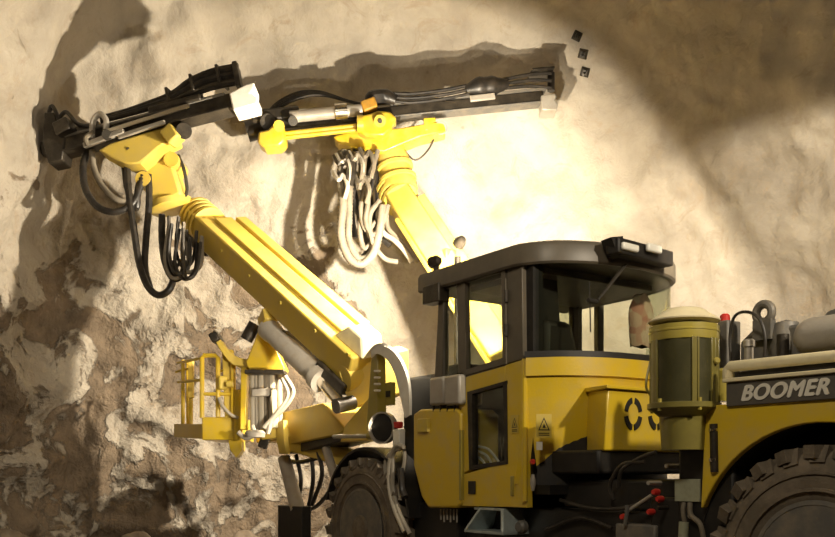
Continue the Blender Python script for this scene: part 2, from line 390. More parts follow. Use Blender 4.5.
plate = MB().prism([V((.545, 1.118, 1.585)), V((.545, 1.118, 1.72)), V((-1.7, 1.118, 1.70)), V((-1.7, 1.118, 1.585))], (0, -.10, 0)).build('name_plate', 'plate', rig, .004, label='grey side plate lettered BOOMER')
MB().beam((.56, 1.09, 1.733), (-1.7, 1.09, 1.715), .09, .022).build('plate_cap', 'cream', plate, .004, label='cream strip along the top of the plate')
rail = MB().tube([(.56, 1.08, 1.75), (.56, 1.08, 1.80), (.545, 1.08, 1.815), (-1.7, 1.08, 1.79)], .031, 14).build('side_rail', 'cream', rig, label='pale yellow round handrail')
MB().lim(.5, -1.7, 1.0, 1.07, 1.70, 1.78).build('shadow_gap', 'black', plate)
# lettering
fc = bpy.data.curves.new('lettering', 'FONT'); fc.body = 'BOOMER'; fc.size = .112; fc.extrude = .002; fc.shear = .30; fc.offset = 0.0; fc.space_character = 1.06
fo = bpy.data.objects.new('lettering_curve', fc); col.objects.link(fo)
bpy.context.view_layer.update()
me = bpy.data.meshes.new_from_object(fo.evaluated_get(bpy.context.evaluated_depsgraph_get())); bpy.data.objects.remove(fo); me.name = 'lettering'
xs = [v.co.x for v in me.vertices]; wid = max(xs)-min(xs); x0 = ony(742, 392, 1.121).x; x1 = ony(829, 386, 1.121).x; kx = (x0-x1)/wid
ys = [v.co.y for v in me.vertices]; hgt = max(ys)-min(ys)
kz = .082/hgt; mn = min(xs); yb = min(ys)
lc = V((x0, 1.121, 1.612))
for v in me.vertices:
    a, b, c = v.co; v.co = V((-(a-mn)*kx, c, (b-yb)*kz-(a-mn)*kx*-.0))
vs_ = [v.co.copy() for v in me.vertices]; fs_ = [tuple(p.vertices) for p in me.polygons]
vv = []; ff = []
for i, (dx, dzz) in enumerate(((0, 0), (.006, 0), (-.006, 0), (0, .004), (0, -.004))):
    ff += [tuple(k+len(vv) for k in f) for f in fs_]; vv += [q+V((dx, .0002*i, dzz)) for q in vs_]
me = bpy.data.meshes.new('lettering'); me.from_pydata(vv, [], ff); me.materials.append(M['letter'])
lo_ = bpy.data.objects.new('lettering', me); col.objects.link(lo_); lo_.location = lc; WLOC[lo_.name] = lc
lo_.parent = plate; lo_.matrix_parent_inverse = Matrix.Translation(-WLOC[plate.name]); lo_['label'] = 'pale italic lettering BOOMER'

# engine bay on the deck
eng = MB(); eng.prism([V((.70, .78, 1.6)), V((.70, .78, 2.0)), V((.62, .78, 2.06)), V((.0, .78, 2.06)), V((-.1, .78, 1.95)), V((-.1, .78, 1.6))], (0, -.6, 0))
eng = eng.build('engine_housing', 'grey', rig, .02)
g = MB(); g.prism([V((.20, .80, 1.6)), V((.20, .80, 2.02)), V((.12, .80, 2.1)), V((.02, .80, 2.12)), V((-.02, .80, 2.02)), V((-.05, .80, 1.6))], (0, -.05, 0)); g.build('bracket_plate', 'grey', eng, .008)
ctr = ony(764, 313, .8); ring = MB()
ring.tube([ctr+V((math.cos(a)*.052, 0, math.sin(a)*.052)) for a in [2*PI*k/24 for k in range(25)]], .026, 10, cap=False)
ring.box(ctr+V((0, 0, -.10)), (.12, .05, .12)); ring.build('lifting_eye', 'grey', eng)
hp = ony(786, 335, .72); MB().lathe(hp+V((0, 0, -.2)), (0, 0, 1), [(.09, 0), (.09, .2), (.07, .27), (.0, .29)], 20).build('filter_housing', 'grey', eng)
ts_ = ony(814, 337, .88); rr = .107
MB().lathe(ts_, (-1, 0, 0), [(0, -rr), (rr*.45, -rr*.9), (rr*.8, -rr*.62), (rr*.97, -rr*.25), (rr, 0), (rr, 1.0), (rr*.8, 1.06), (0, 1.1)], 32).build('air_tank', 'lightgrey', rig, label='dusty round-ended grey air tank')
hp = [ony(731, 362, .95), ony(730, 335, .95), ony(735, 316, .95), ony(748, 312, .95), ony(760, 320, .95), ony(765, 338, .95), ony(764, 360, .95)]
MB().tube(smooth(hp), .009, 8).build('engine_hose', 'rubber', eng)
c = ony(749, 352, .93); MB().lathe(c, (0, 0, 1), [(.026, -.06), (.026, .03), (.034, .03), (.034, .065), (.02, .075), (0, .075)], 16).build('breather_cap', 'lightgrey', eng)
c = ony(725, 316, .8); MB().lathe(c, (0, 0, 1), [(.03, -.05), (.03, .0), (.02, .012), (0, .012)], 14).build('filler_cap', 'red', eng, label='red cap')
MB().lim(ony(722, 0, .8).x, ony(733, 0, .8).x, .72, .85, 1.7, ony(722, 322, .8).z).build('valve_block', 'grey', eng, .01)
c = ony(783, 345, .85); MB().cyl(c+V((0, 0, -.1)), c+V((0, 0, .06)), .035, n=14).build('pipe_stub', 'dark', eng)

# filter canister beside the rear wheel
cc = ony(684, 370, 1.12); cx_, cy_ = cc.x, cc.y
dz = (cc-CAM).dot(FWD); Z = lambda py: 1.2+(HY-py)*dz/FPX
U = dz/FPX
can = MB().lathe((cx_, cy_, 0), (0, 0, 1), [(.0, Z(404)), (32*U, Z(404)), (32*U, Z(341)), (.0, Z(341))], 40).build('filter_canister', 'canister', rig)
to_cam = (CAM-V((cx_, cy_, 0))); to_cam.z = 0; to_cam.normalize(); a_cam = math.atan2(to_cam.y, to_cam.x)
for da, wd in ((-1.15, .05), (-.98, .04), (.98, .035), (.30, .03), (.42, .012), (1.2, .05), (1.6, .05), (2.4, .05), (3.14, .05), (-2.4, .05), (-1.7, .05)):
    a = a_cam+da; c = V((cx_+math.cos(a)*32.2*U, cy_+math.sin(a)*32.2*U, (Z(404)+Z(341))/2))
    MB().box(c, (.014, wd, Z(341)-Z(404)), Matrix.Rotation(a, 3, 'Z')).build('stave', 'darkolive', can, .003)
band = MB().lathe((cx_, cy_, 0), (0, 0, 1), [(33.5*U, Z(342)), (33.8*U, Z(340)), (33.8*U, Z(334)), (34.4*U, Z(333.6)), (34.4*U, Z(332)), (33.8*U, Z(331.5)), (33.8*U, Z(327)), (29*U, Z(326.5)), (0, Z(326.5))], 12, .2).build('collar_band', 'olive', can)
MB().lathe((cx_, cy_, 0), (0, 0, 1), [(28*U, Z(324)), (34.5*U, Z(322.5)), (34.8*U, Z(321.2)), (20*U, Z(311)), (17.5*U, Z(309.5)), (0, Z(309))], 40).build('rain_cap', 'cream', can, label='cream conical cap')
MB().lathe((cx_, cy_, 0), (0, 0, 1), [(30*U, Z(403)), (36*U, Z(404)), (36*U, Z(409)), (30*U, Z(412)), (24*U, Z(417)), (22*U, Z(450)), (0, Z(450))], 36).build('base_flange', 'darkolive', can)
q = ony(682, 433, 1.12+.12); MB().cyl(V((cx_+.0, cy_, q.z))+FWD*(-22.5*U), V((cx_, cy_, q.z))+FWD*(-15*U), .016, n=14).build('drain_plug', 'black', can)
for ang in (.3, 1.5, 2.7, 4.0, 5.2):
    MB().cyl((cx_+math.cos(ang)*33.5*U, cy_+math.sin(ang)*33.5*U, Z(412)), (cx_+math.cos(ang)*33.5*U, cy_+math.sin(ang)*33.5*U, Z(400)), .012, n=8).build('clamp_bolt', 'olive', can)
b0 = V((cx_, cy_, 0))+RGT*(39*U)-FWD*.03
MB().lathe(b0, (0, 0, 1), [(.0, Z(402)), (9*U, Z(402)), (10*U, Z(378)), (9*U, Z(372)), (5*U, Z(369)), (0, Z(368))], 18).build('side_valve', 'olive', can)
p = V((cx_, cy_, Z(364)))+RGT*(24*U)-FWD*(25*U); MB().lathe(p, -FWD, [(.02, -.03), (.02, .012), (.012, .02), (0, .02)], 14).build('indicator_knob', 'olive', can)
MB().tube(smooth([onx(650, 362, 1.2), onx(646, 385, 1.2), onx(650, 395, 1.2)]), .008, 6).build('vent_pipe', 'olive', can)
st = MB(); st.cyl(ony(714, 424, 1.1), ony(715, 472, 1.1), .026, n=14); st.build('strut', 'dark', rig)
for py in (430, 460): MB().cyl(ony(714, py-1.5, 1.1), ony(714, py+1.5, 1.1), .03, n=14).build('strut_clip', 'chrome', rig)

# black machinery under the canister and cab
mc = MB(); mc.lim(.55, .95, .70, 1.04, .55, 1.36); mc.lim(.95, 1.25, .55, .95, .5, 1.05); mc.build('pump_block', 'black', rig, .02)
a_, b_ = ony(674, 479, 1.06), ony(699, 502, 1.06)
MB().lim(a_.x, b_.x, 1.04, 1.055, b_.z, a_.z).build('data_plate', 'tag', rig, .003, label='pale green metal plate')
for i, (px, py) in enumerate(((666, 466), (704, 465), (722, 474), (657, 508), (690, 516), (701, 523), (648, 483), (712, 470))):
    c = ony(px, py, 1.05); MB().cyl(c+V((0, -.12, 0)), c, .014+.004*(i % 3), n=8).build('fitting', ('lightgrey', 'dark')[i % 2], rig)
for i, (px, py) in enumerate(((657, 499), (648, 512), (621, 517), (653, 492))):
    c = ony(px, py, 1.0); MB().lathe(c+V((0, -.05, 0)), (0, 1, 0), [(.02, 0), (.022, .03), (.015, .05), (0, .05)], 12).build('red_knob', 'red', rig, label='small red knob')
MB().lim(ony(615, 525, .98).x, ony(655, 525, .98).x, .75, .98, .62, ony(630, 524, .98).z).build('tool_box', 'grey', rig, .012)
MB().cyl(ony(626, 512, .98), ony(652, 495, .98), .012, n=8).build('lever_rod', 'lightgrey', rig)
MB().tube(smooth([ony(625, 525, 1.0), ony(627, 512, 1.0), ony(627, 505, 1.0)]), .014, 8).build('lever', 'grey', rig)
MB().tube(smooth([ony(690, 503, 1.05), ony(691, 515, 1.07), ony(700, 524, 1.07), ony(704, 540, 1.05)]), .016, 8).build('pump_hose', 'greyhose', rig)
MB().tube(smooth([ony(684, 503, 1.05), ony(683, 512, 1.07), ony(686, 530, 1.05)]), .014, 8).build('pump_hose', 'greyhose', rig)
MB().cyl(ony(684, 522, 1.06), ony(683, 545, 1.06), .03, n=14).build('pump_stub', 'tag', rig)
for pts in (((618, 488), (622, 470), (640, 458), (656, 452)), ((560, 500), (590, 508), (625, 508), (648, 500)), ((545, 530), (580, 518), (612, 528)), ((614, 500), (610, 485), (622, 465), (645, 462))):
    MB().tube(smooth([ony(*p, .9) for p in pts]), .014, 8).build('hydraulic_hose', 'rubber', rig)

# ---------------------------------------------------------------- cab
def arc(inset=0.0):      # plan of the bowed rear and far side, from the near rear corner round to the front
    P = [(2.34, 1.05), (2.16, .88), (2.03, .62), (1.985, .35), (1.99, .08), (2.06, -.2), (2.22, -.42), (2.5, -.55), (3.0, -.58), (3.4, -.56)]
    pts = smooth([V((x, y, 0)) for x, y in P], 5); out = []
    for i, p in enumerate(pts):
        t = (pts[min(i+1, len(pts)-1)]-pts[max(i-1, 0)]).normalized(); out.append(p+V((-t.y, t.x, 0))*(inset))
    return out
# arc goes from +y to -y along -x side: left of travel is +x side (inside)
lowz = lambda p: max(1.10, min(1.55, 1.13+.42*max(0, (1.0-p.y))**1.1))
A0 = arc(0); AI = arc(.03)
n_rear = 31
rows = []
for p in A0[:36]:
    b = lowz(p); inn = p+V((.0, 0, 0)); rows.append([V((p.x+.10*(1-k/8)**2+(.02 if k < 8 else 0), p.y, b+(1.93-b)*k/8)) for k in range(9)])
cab = MB().sheet(rows, .03).build('cab', 'yellow', rig, label=None)
rows = [[V((p.x-.012, p.y, z)) for z in (1.92, 1.93, 2.045, 2.055)] for p in A0]
MB().sheet(rows, .04).build('waist_band', 'yellow', cab)
rows = [[p+V((0, 0, z)) for z in (2.055, 2.10)] for p in arc(-.006)]
MB().sheet(rows, .045).build('window_gasket', 'black', cab)
rows = [[p+V((0, 0, z)) for z in (2.10, 2.42, 2.76)] for p in arc(.012)[2:37]]
MB().sheet(rows, .008).build('rear_window', 'glass', cab)
# roof
ov = arc(-.035); rp = [V((3.66, 1.10, 0)), V((2.40, 1.10, 0))]+ov[2:]+[V((3.66, -.62, 0))]
def ringz(pts, z, k): c = V((2.85, .25, 0)); return [c+(p-c)*k+V((0, 0, z)) for p in pts]
rr_ = [ringz(rp, 2.755, .93), ringz(rp, 2.745, .985), ringz(rp, 2.76, 1), ringz(rp, 2.875, 1), ringz(rp, 2.905, .985), ringz(rp, 2.945, .85), ringz(rp, 2.955, .5)]
mb = MB(); n = len(rp)
mb.add([p for r in rr_ for p in r], [(i*n+k, i*n+(k+1) % n, (i+1)*n+(k+1) % n, (i+1)*n+k) for i in range(len(rr_)-1) for k in range(n)]+[tuple(range(n)), tuple((len(rr_)-1)*n+k for k in range(n))])
mb.build('roof', 'roof', cab, angle=30)
# side frame: pillars, sill, door, windows on the plane y = YS
def on(px, py, y=YS): return ony(px, py, y)
def strip(name, pix, mat, thick=.05, y=YS, bevel=.006, label=None): return MB().prism([on(*p, y) for p in pix], (0, -thick, 0)).build(name, mat, cab, bevel, label=label)
strip('rear_pillar', [(505, 272), (522, 266), (523, 359), (505, 364)], 'roof', .06)
strip('corner_panel', [(505, 365), (524.5, 359), (527, 508), (506, 507)], 'yellow', .06)
strip('centre_pillar', [(456.5, 285), (462, 284), (464, 372), (458, 374)], 'roof', .05)
strip('front_pillar', [(439, 290), (444, 289), (442, 381), (434, 383)], 'roof', .05)
strip('window_header', [(437, 282), (523, 257), (523, 268), (505, 271), (438, 291)], 'roof', .05)
strip('window_sill', [(438, 380), (505, 362), (505, 367), (438, 385)], 'roof', .05)
strip('front_quarter_panel', [(437, 384), (458, 378), (460, 505), (440, 503)], 'black', .05)
# door
strip('door', [(458, 379), (505, 365), (505, 381.5), (458.3, 395)], 'yellow', .05)
D2 = MB()
for pix in ([(458.3, 394.5), (467.5, 392), (469, 470), (459.3, 476)], [(459.3, 475.5), (507, 462), (507, 507), (460, 506)]): D2.prism([on(*p) for p in pix], (0, -.05, 0))
D2.build('door_panel', 'yellow', cab, .004)
fr_ = MB()
for pix in ([(467, 392), (507, 380.5), (507, 384), (470, 394.5)], [(469, 470), (470, 465.5), (506.5, 460.5), (507.5, 464)], [(467, 392), (472, 393), (472.5, 468), (469, 470)], [(503, 382), (506.5, 380.5), (507.5, 464), (504.5, 464)]): fr_.prism([on(*p, YS+.006) for p in pix], (0, -.06, 0))
fr_.build('door_window_frame', 'dark', cab)
MB().prism([on(*p, YS-.02) for p in ((470, 393), (506, 382), (507, 463), (470, 468))], (0, -.008, 0)).build('lower_door_window', 'glass', cab)
MB().prism([on(*p, YS-.02) for p in ((461, 285), (505, 272), (505, 364), (462, 373))], (0, -.008, 0)).build('door_window', 'glass', cab)
MB().prism([on(*p, YS-.02) for p in ((442, 290), (458, 285), (460, 375), (440, 381))], (0, -.008, 0)).build('quarter_window', 'glass', cab)
wf = MB()
for pix in ([(461.5, 278), (505, 268), (505, 271), (461.5, 282)], [(501, 270), (505, 269), (506, 364), (502.5, 364)], [(461, 280), (464.5, 279), (466, 373), (462, 374)], [(462, 371), (505, 357), (505, 364), (462, 376)]): wf.prism([on(*p, YS+.012) for p in pix], (0, -.05, 0))
wf.build('door_frame', 'roof', cab)
for py in (296, 330): MB().cyl(on(506, py-6, YS+.015), on(506, py+6, YS+.015), .016, n=10).build('door_hinge', 'dark', cab)
MB().lim(on(469, 0).x, on(476, 0).x, YS, YS+.012, on(470, 494).z, on(470, 481).z).build('door_latch', 'black', cab, .004)
strip('hinge_plate', [(510, 476), (513, 476), (513, 496), (510, 496)], 'olive', .03, YS+.012)
# rear corner bright edge strip, lamp and latch
MB().tube([V((2.335, 1.06, z)) for z in (1.0, 2.05)], .022, 10).build('corner_trim', 'yellow', cab)
c = onx(533, 462, 2.25); MB().lathe(c, -FWD, [(.022, -.03), (.022, .0), (.014, .014), (0, .014)], 14).build('marker_lamp', 'red', cab, label='red marker lamp')
c = onx(533, 484, 2.25); MB().tube([c+V((0, 0, .07)), c+V((0, 0, .03)), c, c-V((0, 0, .05))], [.012, .02, .022, .01], 10).build('door_stay', 'lightgrey', cab)
# warning signs
def sign(name, P, ux, uz, wd, h):
    nrm = ux.cross(uz).normalized()
    s_ = MB().prism([P-ux*wd/2-uz*h/2, P+ux*wd/2-uz*h/2, P+ux*wd/2+uz*h/2, P-ux*wd/2+uz*h/2], nrm*.004).build(name, 'sign', cab)
    T = MB(); q = [P+nrm*.005+uz*h*.36, P+nrm*.005-ux*wd*.38-uz*h*.2, P+nrm*.005+ux*wd*.38-uz*h*.2]; c_ = (q[0]+q[1]+q[2])/3
    for i in range(3):
        a, b = q[i], q[(i+1) % 3]; T.add([a, b, b+(c_-b)*.24, a+(c_-a)*.24], [(0, 1, 2, 3)])
    T.add([c_-ux*wd*.10-uz*h*.08, c_+ux*wd*.12-uz*h*.08, c_+ux*wd*.05+uz*h*.05, c_+uz*h*.12, c_-ux*wd*.04+uz*h*.03], [(0, 1, 2, 3, 4)])
    for k in range(2): T.add([P+nrm*.005+ux*sx*wd+uz*(-.30-.08*k)*h for sx in (-.35, .35)]+[P+nrm*.005+ux*sx*wd+uz*(-.34-.08*k)*h for sx in (.35, -.35)], [(0, 1, 2, 3)])
    T.build('pictogram', 'black', cab, fix=False)
sign('warning_sign', on(515, 424, YS+.003), V((-1, 0, 0)), V((0, 0, 1)), .085, .135)
pA = V((2.16, .88)); tng = V((-.42, -.91, 0)).normalized()
sp = onx(543, 426, 2.165); sign('warning_sign', sp+V((-.03, .02, 0)), tng, V((0, 0, 1)), .115, .17)
sp = onx(539, 446, 2.19); MB().box(sp+V((-.02, .015, 0)), (.006, .045, .06), Matrix.Rotation(-.43, 3, 'Z')).build('decal', 'letter', cab)
# fan box with two round vents
bx = MB(); bx.hexa([V((1.72, .88, 1.36)), V((2.08, .68, 1.36)), V((2.08, -.1, 1.36)), V((1.72, -.1, 1.36))], [V((1.70, .86, 1.79)), V((2.08, .68, 1.82)), V((2.08, -.1, 1.82)), V((1.70, -.1, 1.79))])
fan = bx.build('fan_box', 'yellow', cab, .015)
MB().hexa([V((1.67, .90, 1.79)), V((2.1, .70, 1.80)), V((2.1, -.1, 1.80)), V((1.67, -.1, 1.79))], [V((1.67, .90, 1.815)), V((2.1, .70, 1.835)), V((2.1, -.1, 1.835)), V((1.67, -.1, 1.815))]).build('fan_box_lid', 'yellow', cab, .006)
for px in (632.5, 656):
    c = onx(px, 414, 1.71); c.x = 1.708-.02*0
    for k in range(4):
        a0 = PI/4+PI/2*k; T = MB(); pts = []
        for r_ in (.112, .072):
            rng = [a0+(-.60+1.2*i/8) for i in range(9)]
            if r_ < .10: rng = rng[::-1]
            pts += [V((1.698, c.y+math.cos(a)*r_*.80, c.z+math.sin(a)*r_*1.05)) for a in rng]
        T.prism(pts, (.02, 0, 0)).build('vent_slot', 'black', cab)
MB().lim(1.75, 2.3, -.2, .9, 1.2, 1.37).build('belly_pan', 'black', rig, .02)
# roof lamp bar at the rear edge
la, lb = onx(612, 246, 1.86), onx(667, 249, 1.92)
lb.z = la.z
lamp_bar = MB().beam(la, lb, .12, .115).build('rear_lamp_bar', 'black', cab, .012)
MB().prism([onx(611, 237, 1.83), onx(623, 236, 1.83), onx(623, 256, 1.83), onx(618, 254, 1.83)], (.12, -.02, 0)).build('lamp_bar_end', 'black', cab)
for p0, p1 in (((624, 241), (640, 252.5)), ((649, 242), (663, 254))):
    a, b = onx(*p0, 1.775), onx(p1[0], p1[1], 1.785)
    MB().hexa([V((a.x, a.y, b.z)), V((a.x+.04, a.y, b.z)), V((b.x+.04, b.y, b.z)), V((b.x, b.y, b.z))], [V((a.x, a.y, a.z)), V((a.x+.04, a.y, a.z)), V((b.x+.04, b.y, a.z)), V((b.x, b.y, a.z))]).build('rear_lamp', 'lens', cab, .015, label='white rectangular lamp lens')
# lit work lamps on the front edge of the roof
for P in (LAMP_A, LAMP_B):
    MB().lathe(P, (1, 0, 0), [(.0, -.07), (.03, -.065), (.05, -.03), (.055, .04), (.05, .04), (.045, .02), (0, .02)], 20).build('work_lamp', 'dark', cab)
    MB().cyl(P+V((.02, 0, 0)), P+V((.03, 0, 0)), .045, n=20).build('lamp_lens', 'lit', cab, label='lit lens')
    MB().box(P+V((-.02, 0, -.09)), (.05, .03, .12)).build('lamp_bracket', 'dark', cab)
# mirror/visor block under the front roof corner
a, b = on(424, 287, 1.1), on(440, 301, 1.1); MB().lim(a.x, b.x, 1.0, 1.12, b.z, a.z).build('front_visor_block', 'dark', cab, .01)
# inside the cab
MB().lim(2.15, 3.38, -.5, .98, 1.05, 1.12).build('cab_floor', 'black', cab)
MB().lim(3.37, 3.42, .985, 1.04, 1.1, 2.8).build('front_post', 'roof', cab, .01)
MB().lim(3.36, 3.42, -.56, -.46, 1.1, 2.8).build('front_post', 'roof', cab, .01)
MB().lim(3.37, 3.40, -.5, .9, 1.1, 1.95).build('front_bulkhead', 'black', cab, .01)
MB().lim(3.38, 3.39, -.46, .82, 1.95, 2.78).build('windscreen', 'glass', cab)
rows = [[p+V((0, 0, z)) for z in (1.12, 2.05)] for p in arc(.045)[:36]]
MB().sheet(rows, .015).build('inner_lining', 'black', cab)
for px in (577, 602):
    p = onx(px, 320, 3.3); MB().lim(p.x, p.x+.06, p.y-.03, p.y+.05, 1.9, 2.8).build('inner_post', 'dark', cab, .01)
MB().beam((2.36, .96, 1.12), (2.36, .96, 2.78), .10, .12, (1, 0, 0)).build('inner_corner_post', 'black', cab)
for pts in (((474, 446), (488, 449), (499, 462)), ((474, 450), (486, 455), (493, 466)), ((474, 455), (482, 460), (486, 467))):
    MB().tube(smooth([ony(*p, .92) for p in pts]), .010, 6).build('interior_cable', 'white', cab)
st = MB(); st.lim(2.45, 2.95, .25, .80, 1.30, 1.52); seat = st.build('driver_seat', 'seat', cab, .05)
MB().hexa([V((2.40, .22, 1.45)), V((2.56, .22, 1.45)), V((2.56, .82, 1.45)), V((2.40, .82, 1.45))], [V((2.28, .62, 2.36)), V((2.40, .62, 2.36)), V((2.40, .90, 2.36)), V((2.28, .90, 2.36))]).build('seat_back', 'seat', cab, .05)
MB().lim(2.55, 2.85, .4, .65, 1.12, 1.32).build('seat_pedestal', 'black', cab)
MB().lim(2.6, 3.3, -.50, -.30, 1.12, 1.98).build('control_cabinet', 'black', cab, .02)
a, b = onx(525, 262, 2.38), onx(561, 345, 2.45)
MB().hexa([V((2.45, .93, 2.0)), V((2.55, .93, 2.0)), V((2.55, .55, 2.0)), V((2.45, .55, 2.0))], [V((2.45, .93, 2.75)), V((2.55, .93, 2.75)), V((2.55, .62, 2.75)), V((2.45, .62, 2.75))]).build('rear_cabinet', 'seat', cab, .02)
MB().lim(2.3, 3.2, -.3, .9, 2.70, 2.752).build('headliner', 'dark', cab, .01)
for py in ((583, 275), (589, 273)): pass
p = onx(586, 276, 2.7); MB().box(p, (.08, .13, .035)).build('dome_lamp', 'sign', cab, .006)
# wiper outside the rear glass
wp = [onx(627, 262, 1.97), onx(612, 282, 1.95), onx(598, 300, 1.955)]
MB().tube(wp, [.016, .013, .010], 8).build('wiper_arm', 'dark', cab)
MB().tube([onx(588, 300, 1.95), onx(597, 302, 1.95)], .018, 8).build('wiper_pivot', 'black', cab)
MB().tube([onx(589.5, 282, 1.965), onx(590.5, 332, 1.965)], .005, 6).build('wiper_blade', 'black', cab)

# step below the door
sx0, sx1 = on(466, 0, 1.1).x, on(505, 0, 1.1).x
stp = MB(); zt, zb = on(485, 508, 1.1).z, on(485, 531, 1.1).z
stp.lim(sx1, sx0, .84, 1.12, zb-.02, zb); stp.lim(sx1+.1, sx0-.05, .9, 1.06, zt-.02, zt)
stp.hexa([V((sx0, .84, zb)), V((sx0-.03, .84, zb)), V((sx0-.03, 1.12, zb)), V((sx0, 1.12, zb))], [V((sx0-.12, .9, zt)), V((sx0-.15, .9, zt)), V((sx0-.15, 1.06, zt)), V((sx0-.12, 1.06, zt))])
stp.hexa([V((sx1+.03, .84, zb)), V((sx1, .84, zb)), V((sx1, 1.12, zb)), V((sx1+.03, 1.12, zb))], [V((sx1+.1, .9, zt)), V((sx1+.07, .9, zt)), V((sx1+.07, 1.06, zt)), V((sx1+.1, 1.06, zt))])
stp.build('step', 'steel_blue', rig, .004, label='pale galvanised boarding step')
MB().lathe(on(519, 527, 1.05)-V((0, .05, 0)), (0, 1, 0), [(.05, 0), (.05, .04), (.035, .06), (0, .06)], 18).build('step_lamp', 'grey', rig)

# ---------------------------------------------------------------- side tank, cover, hoses between cab and front wheel
yb = 1.08
tank = MB().prism([ony(*p, yb) for p in ((413, 414), (420, 409), (456, 408), (461, 413), (461, 503), (457, 508), (428, 508), (421, 497), (413, 465))], (0, -.4, 0)).build('side_tank', 'yellow', rig, .02)
a, b = ony(418, 419, yb+.02), ony(428, 432, yb+.02); MB().lim(a.x, b.x, yb-.01, yb+.03, b.z, a.z).build('tank_bracket', 'sign', tank, .006, label='bright yellow bracket')
MB().prism([ony(*p, yb+.002) for p in ((459, 430), (461, 430), (461, 500), (459, 500))], (0, -.1, 0)).build('tank_edge', 'olive', tank)
for i in range(6):
    p = ony(441+i*3.2, 509, 1.0); MB().cyl(p, p-V((0, 0, .09+.02*(i % 2))), .008, n=6).build('drain_pipe', 'lightgrey', tank)
yc = 1.12
for (x0, x1, y0, y1) in ((429, 443, 378, 404), (444, 459, 376, 404)):
    a, b = ony(x0, y0, yc), ony(x1, y1, yc); MB().lim(a.x, b.x, yc-.25, yc, b.z, a.z).build('junction_box', 'lightgrey', rig, .02)
for px in (434, 441, 448, 455): MB().cyl(ony(px, 404, yc-.05), ony(px, 412, yc-.05), .012, n=8).build('cable_gland', 'dark', rig)
# black front bulkhead behind the wheel
MB().lim(3.75, 4.35, .15, .80, .6, 2.1).build('front_cowl', 'black', rig, .03)
MB().lim(3.42, 3.75, .1, .82, 1.2, 2.15).build('front_locker', 'black', rig, .03)
# light curved hose guard
gp = [(371, 352), (376, 347), (384, 346), (393, 351), (401, 362), (407, 378), (409, 396), (409, 415)]
ins = [(371, 358), (375, 354), (381, 355), (388, 361), (393, 370), (397, 382), (401, 400), (405, 418)]
rows = [[ony(*p, .99), ony(*p, .60)] for p in smooth([V((x, y, 0)) for x, y in gp], 3) and [(q.x, q.y) for q in smooth([V((x, y, 0)) for x, y in gp], 3)]]
guard = MB().sheet(rows, .025).build('hose_guard', 'white', rig, label='pale curved sheet-metal hose guard')
lip = MB(); go = smooth([V((x, y, 0)) for x, y in gp], 3); gi = smooth([V((x, y, 0)) for x, y in ins], 3)
lip.sheet([[ony(a.x, a.y, .995), ony(b.x, b.y, .99)] for a, b in zip(go, gi)], .012).build('guard_lip', 'white', guard)
MB().prism([ony(*p, .93) for p in ((371, 358), (377, 353), (378, 420), (372, 430), (366, 430))], (0, -.1, 0)).build('boom_bracket', 'olive', rig, .01)
for i in range(4): MB().cyl(ony(374.5, 371+i*6.5, .97), ony(380, 371+i*6.5, .97), .010, n=8).build('hose_stub', 'white', rig)
a, b = ony(385, 383, .84), ony(392, 405, .84); MB().lim(a.x, b.x, .8, .85, b.z, a.z).build('cable_tag', 'olive', rig, .004)
MB().lim(ony(386.5, 0, .85).x, ony(390.5, 0, .85).x, .85, .86, ony(388, 397, .85).z, ony(388, 391, .85).z).build('tag_mark', 'black', rig)
c = ony(378, 428, 1.04); MB().lathe(c-V((0, .12, 0)), (-.35, 1, 0), [(.0, .0), (.10, 0), (.145, .05), (.15, .12), (.135, .12), (.12, .05), (.0, .04)], 30).build('head_lamp', 'lightgrey', rig, label='round pale-rimmed headlamp housing')
MB().lathe(c-V((.02, .05, 0)), (-.35, 1, 0), [(.125, 0), (.12, .03), (0, .04)], 26).build('head_lamp_glass', 'black', rig)
c = ony(398, 425, .95); MB().box(c, (.09, .06, .06)).build('tail_lamp', 'red', rig, .01, label='red lamp')
c = ony(399, 438, .98); MB().box(c, (.11, .07, .16)).build('socket_box', 'white', rig, .012)
for i, pts in enumerate((((404, 447), (396, 446), (390, 460), (389, 485), (394, 508), (404, 532)), ((402, 448), (394, 452), (393, 470), (393, 490), (399, 512), (410, 534)), ((403, 446), (405, 460), (400, 485), (401, 500)), ((400, 447), (387, 458), (386, 480), (391, 500)))):
    MB().tube(smooth([ony(*p, 1.12-.02*i) for p in pts]), .02, 8).build('pale_hose', 'whitehose', rig)
MB().tube(smooth([ony(*p, 1.1) for p in ((401, 468), (402, 488), (405, 497))]), .03, 10).build('hose_coupling', 'rubber', rig)
MB().lim(3.3, 4.0, .5, .95, .5, .95).build('lower_frame', 'black', rig, .02)
# front mudguard
rows = [[V((4.6+math.cos(math.radians(a))*.76, y, .68+math.sin(math.radians(a))*.75)) for y in (1.08, .65)] for a in range(20, 176, 6)]
MB().sheet(rows, .025).build('front_mudguard', 'black', rig)

# ---------------------------------------------------------------- front frame and jacks
yf = .80
fb = MB().prism([ony(*p, yf) for p in ((279, 413), (322, 403), (345, 428), (340, 434), (283, 446))], (0, -.5, 0)).build('front_frame', 'boomyel', rig, .015)
MB().prism([ony(*p, yf-.05) for p in ((283, 446), (345, 432), (345, 440), (300, 452), (284, 454))], (0, -.4, 0)).build('frame_belly', 'black', fb, .01)
MB().prism([ony(*p, .85) for p in ((345, 425), (370, 396), (371, 440), (340, 442))], (0, -.12, 0)).build('boom_seat', 'boomyel', rig, .01)
MB().prism([ony(*p, .95) for p in ((276, 422), (283, 420), (284, 440), (286, 454), (279, 454), (276, 440))], (0, -.06, 0)).build('frame_stanchion', 'boomyel', fb, .01)
MB().prism([ony(*p, .85) for p in ((256, 424), (279, 420), (279, 440), (256, 443))], (0, -.5, 0)).build('bumper_arm', 'boomyel', rig, .012)
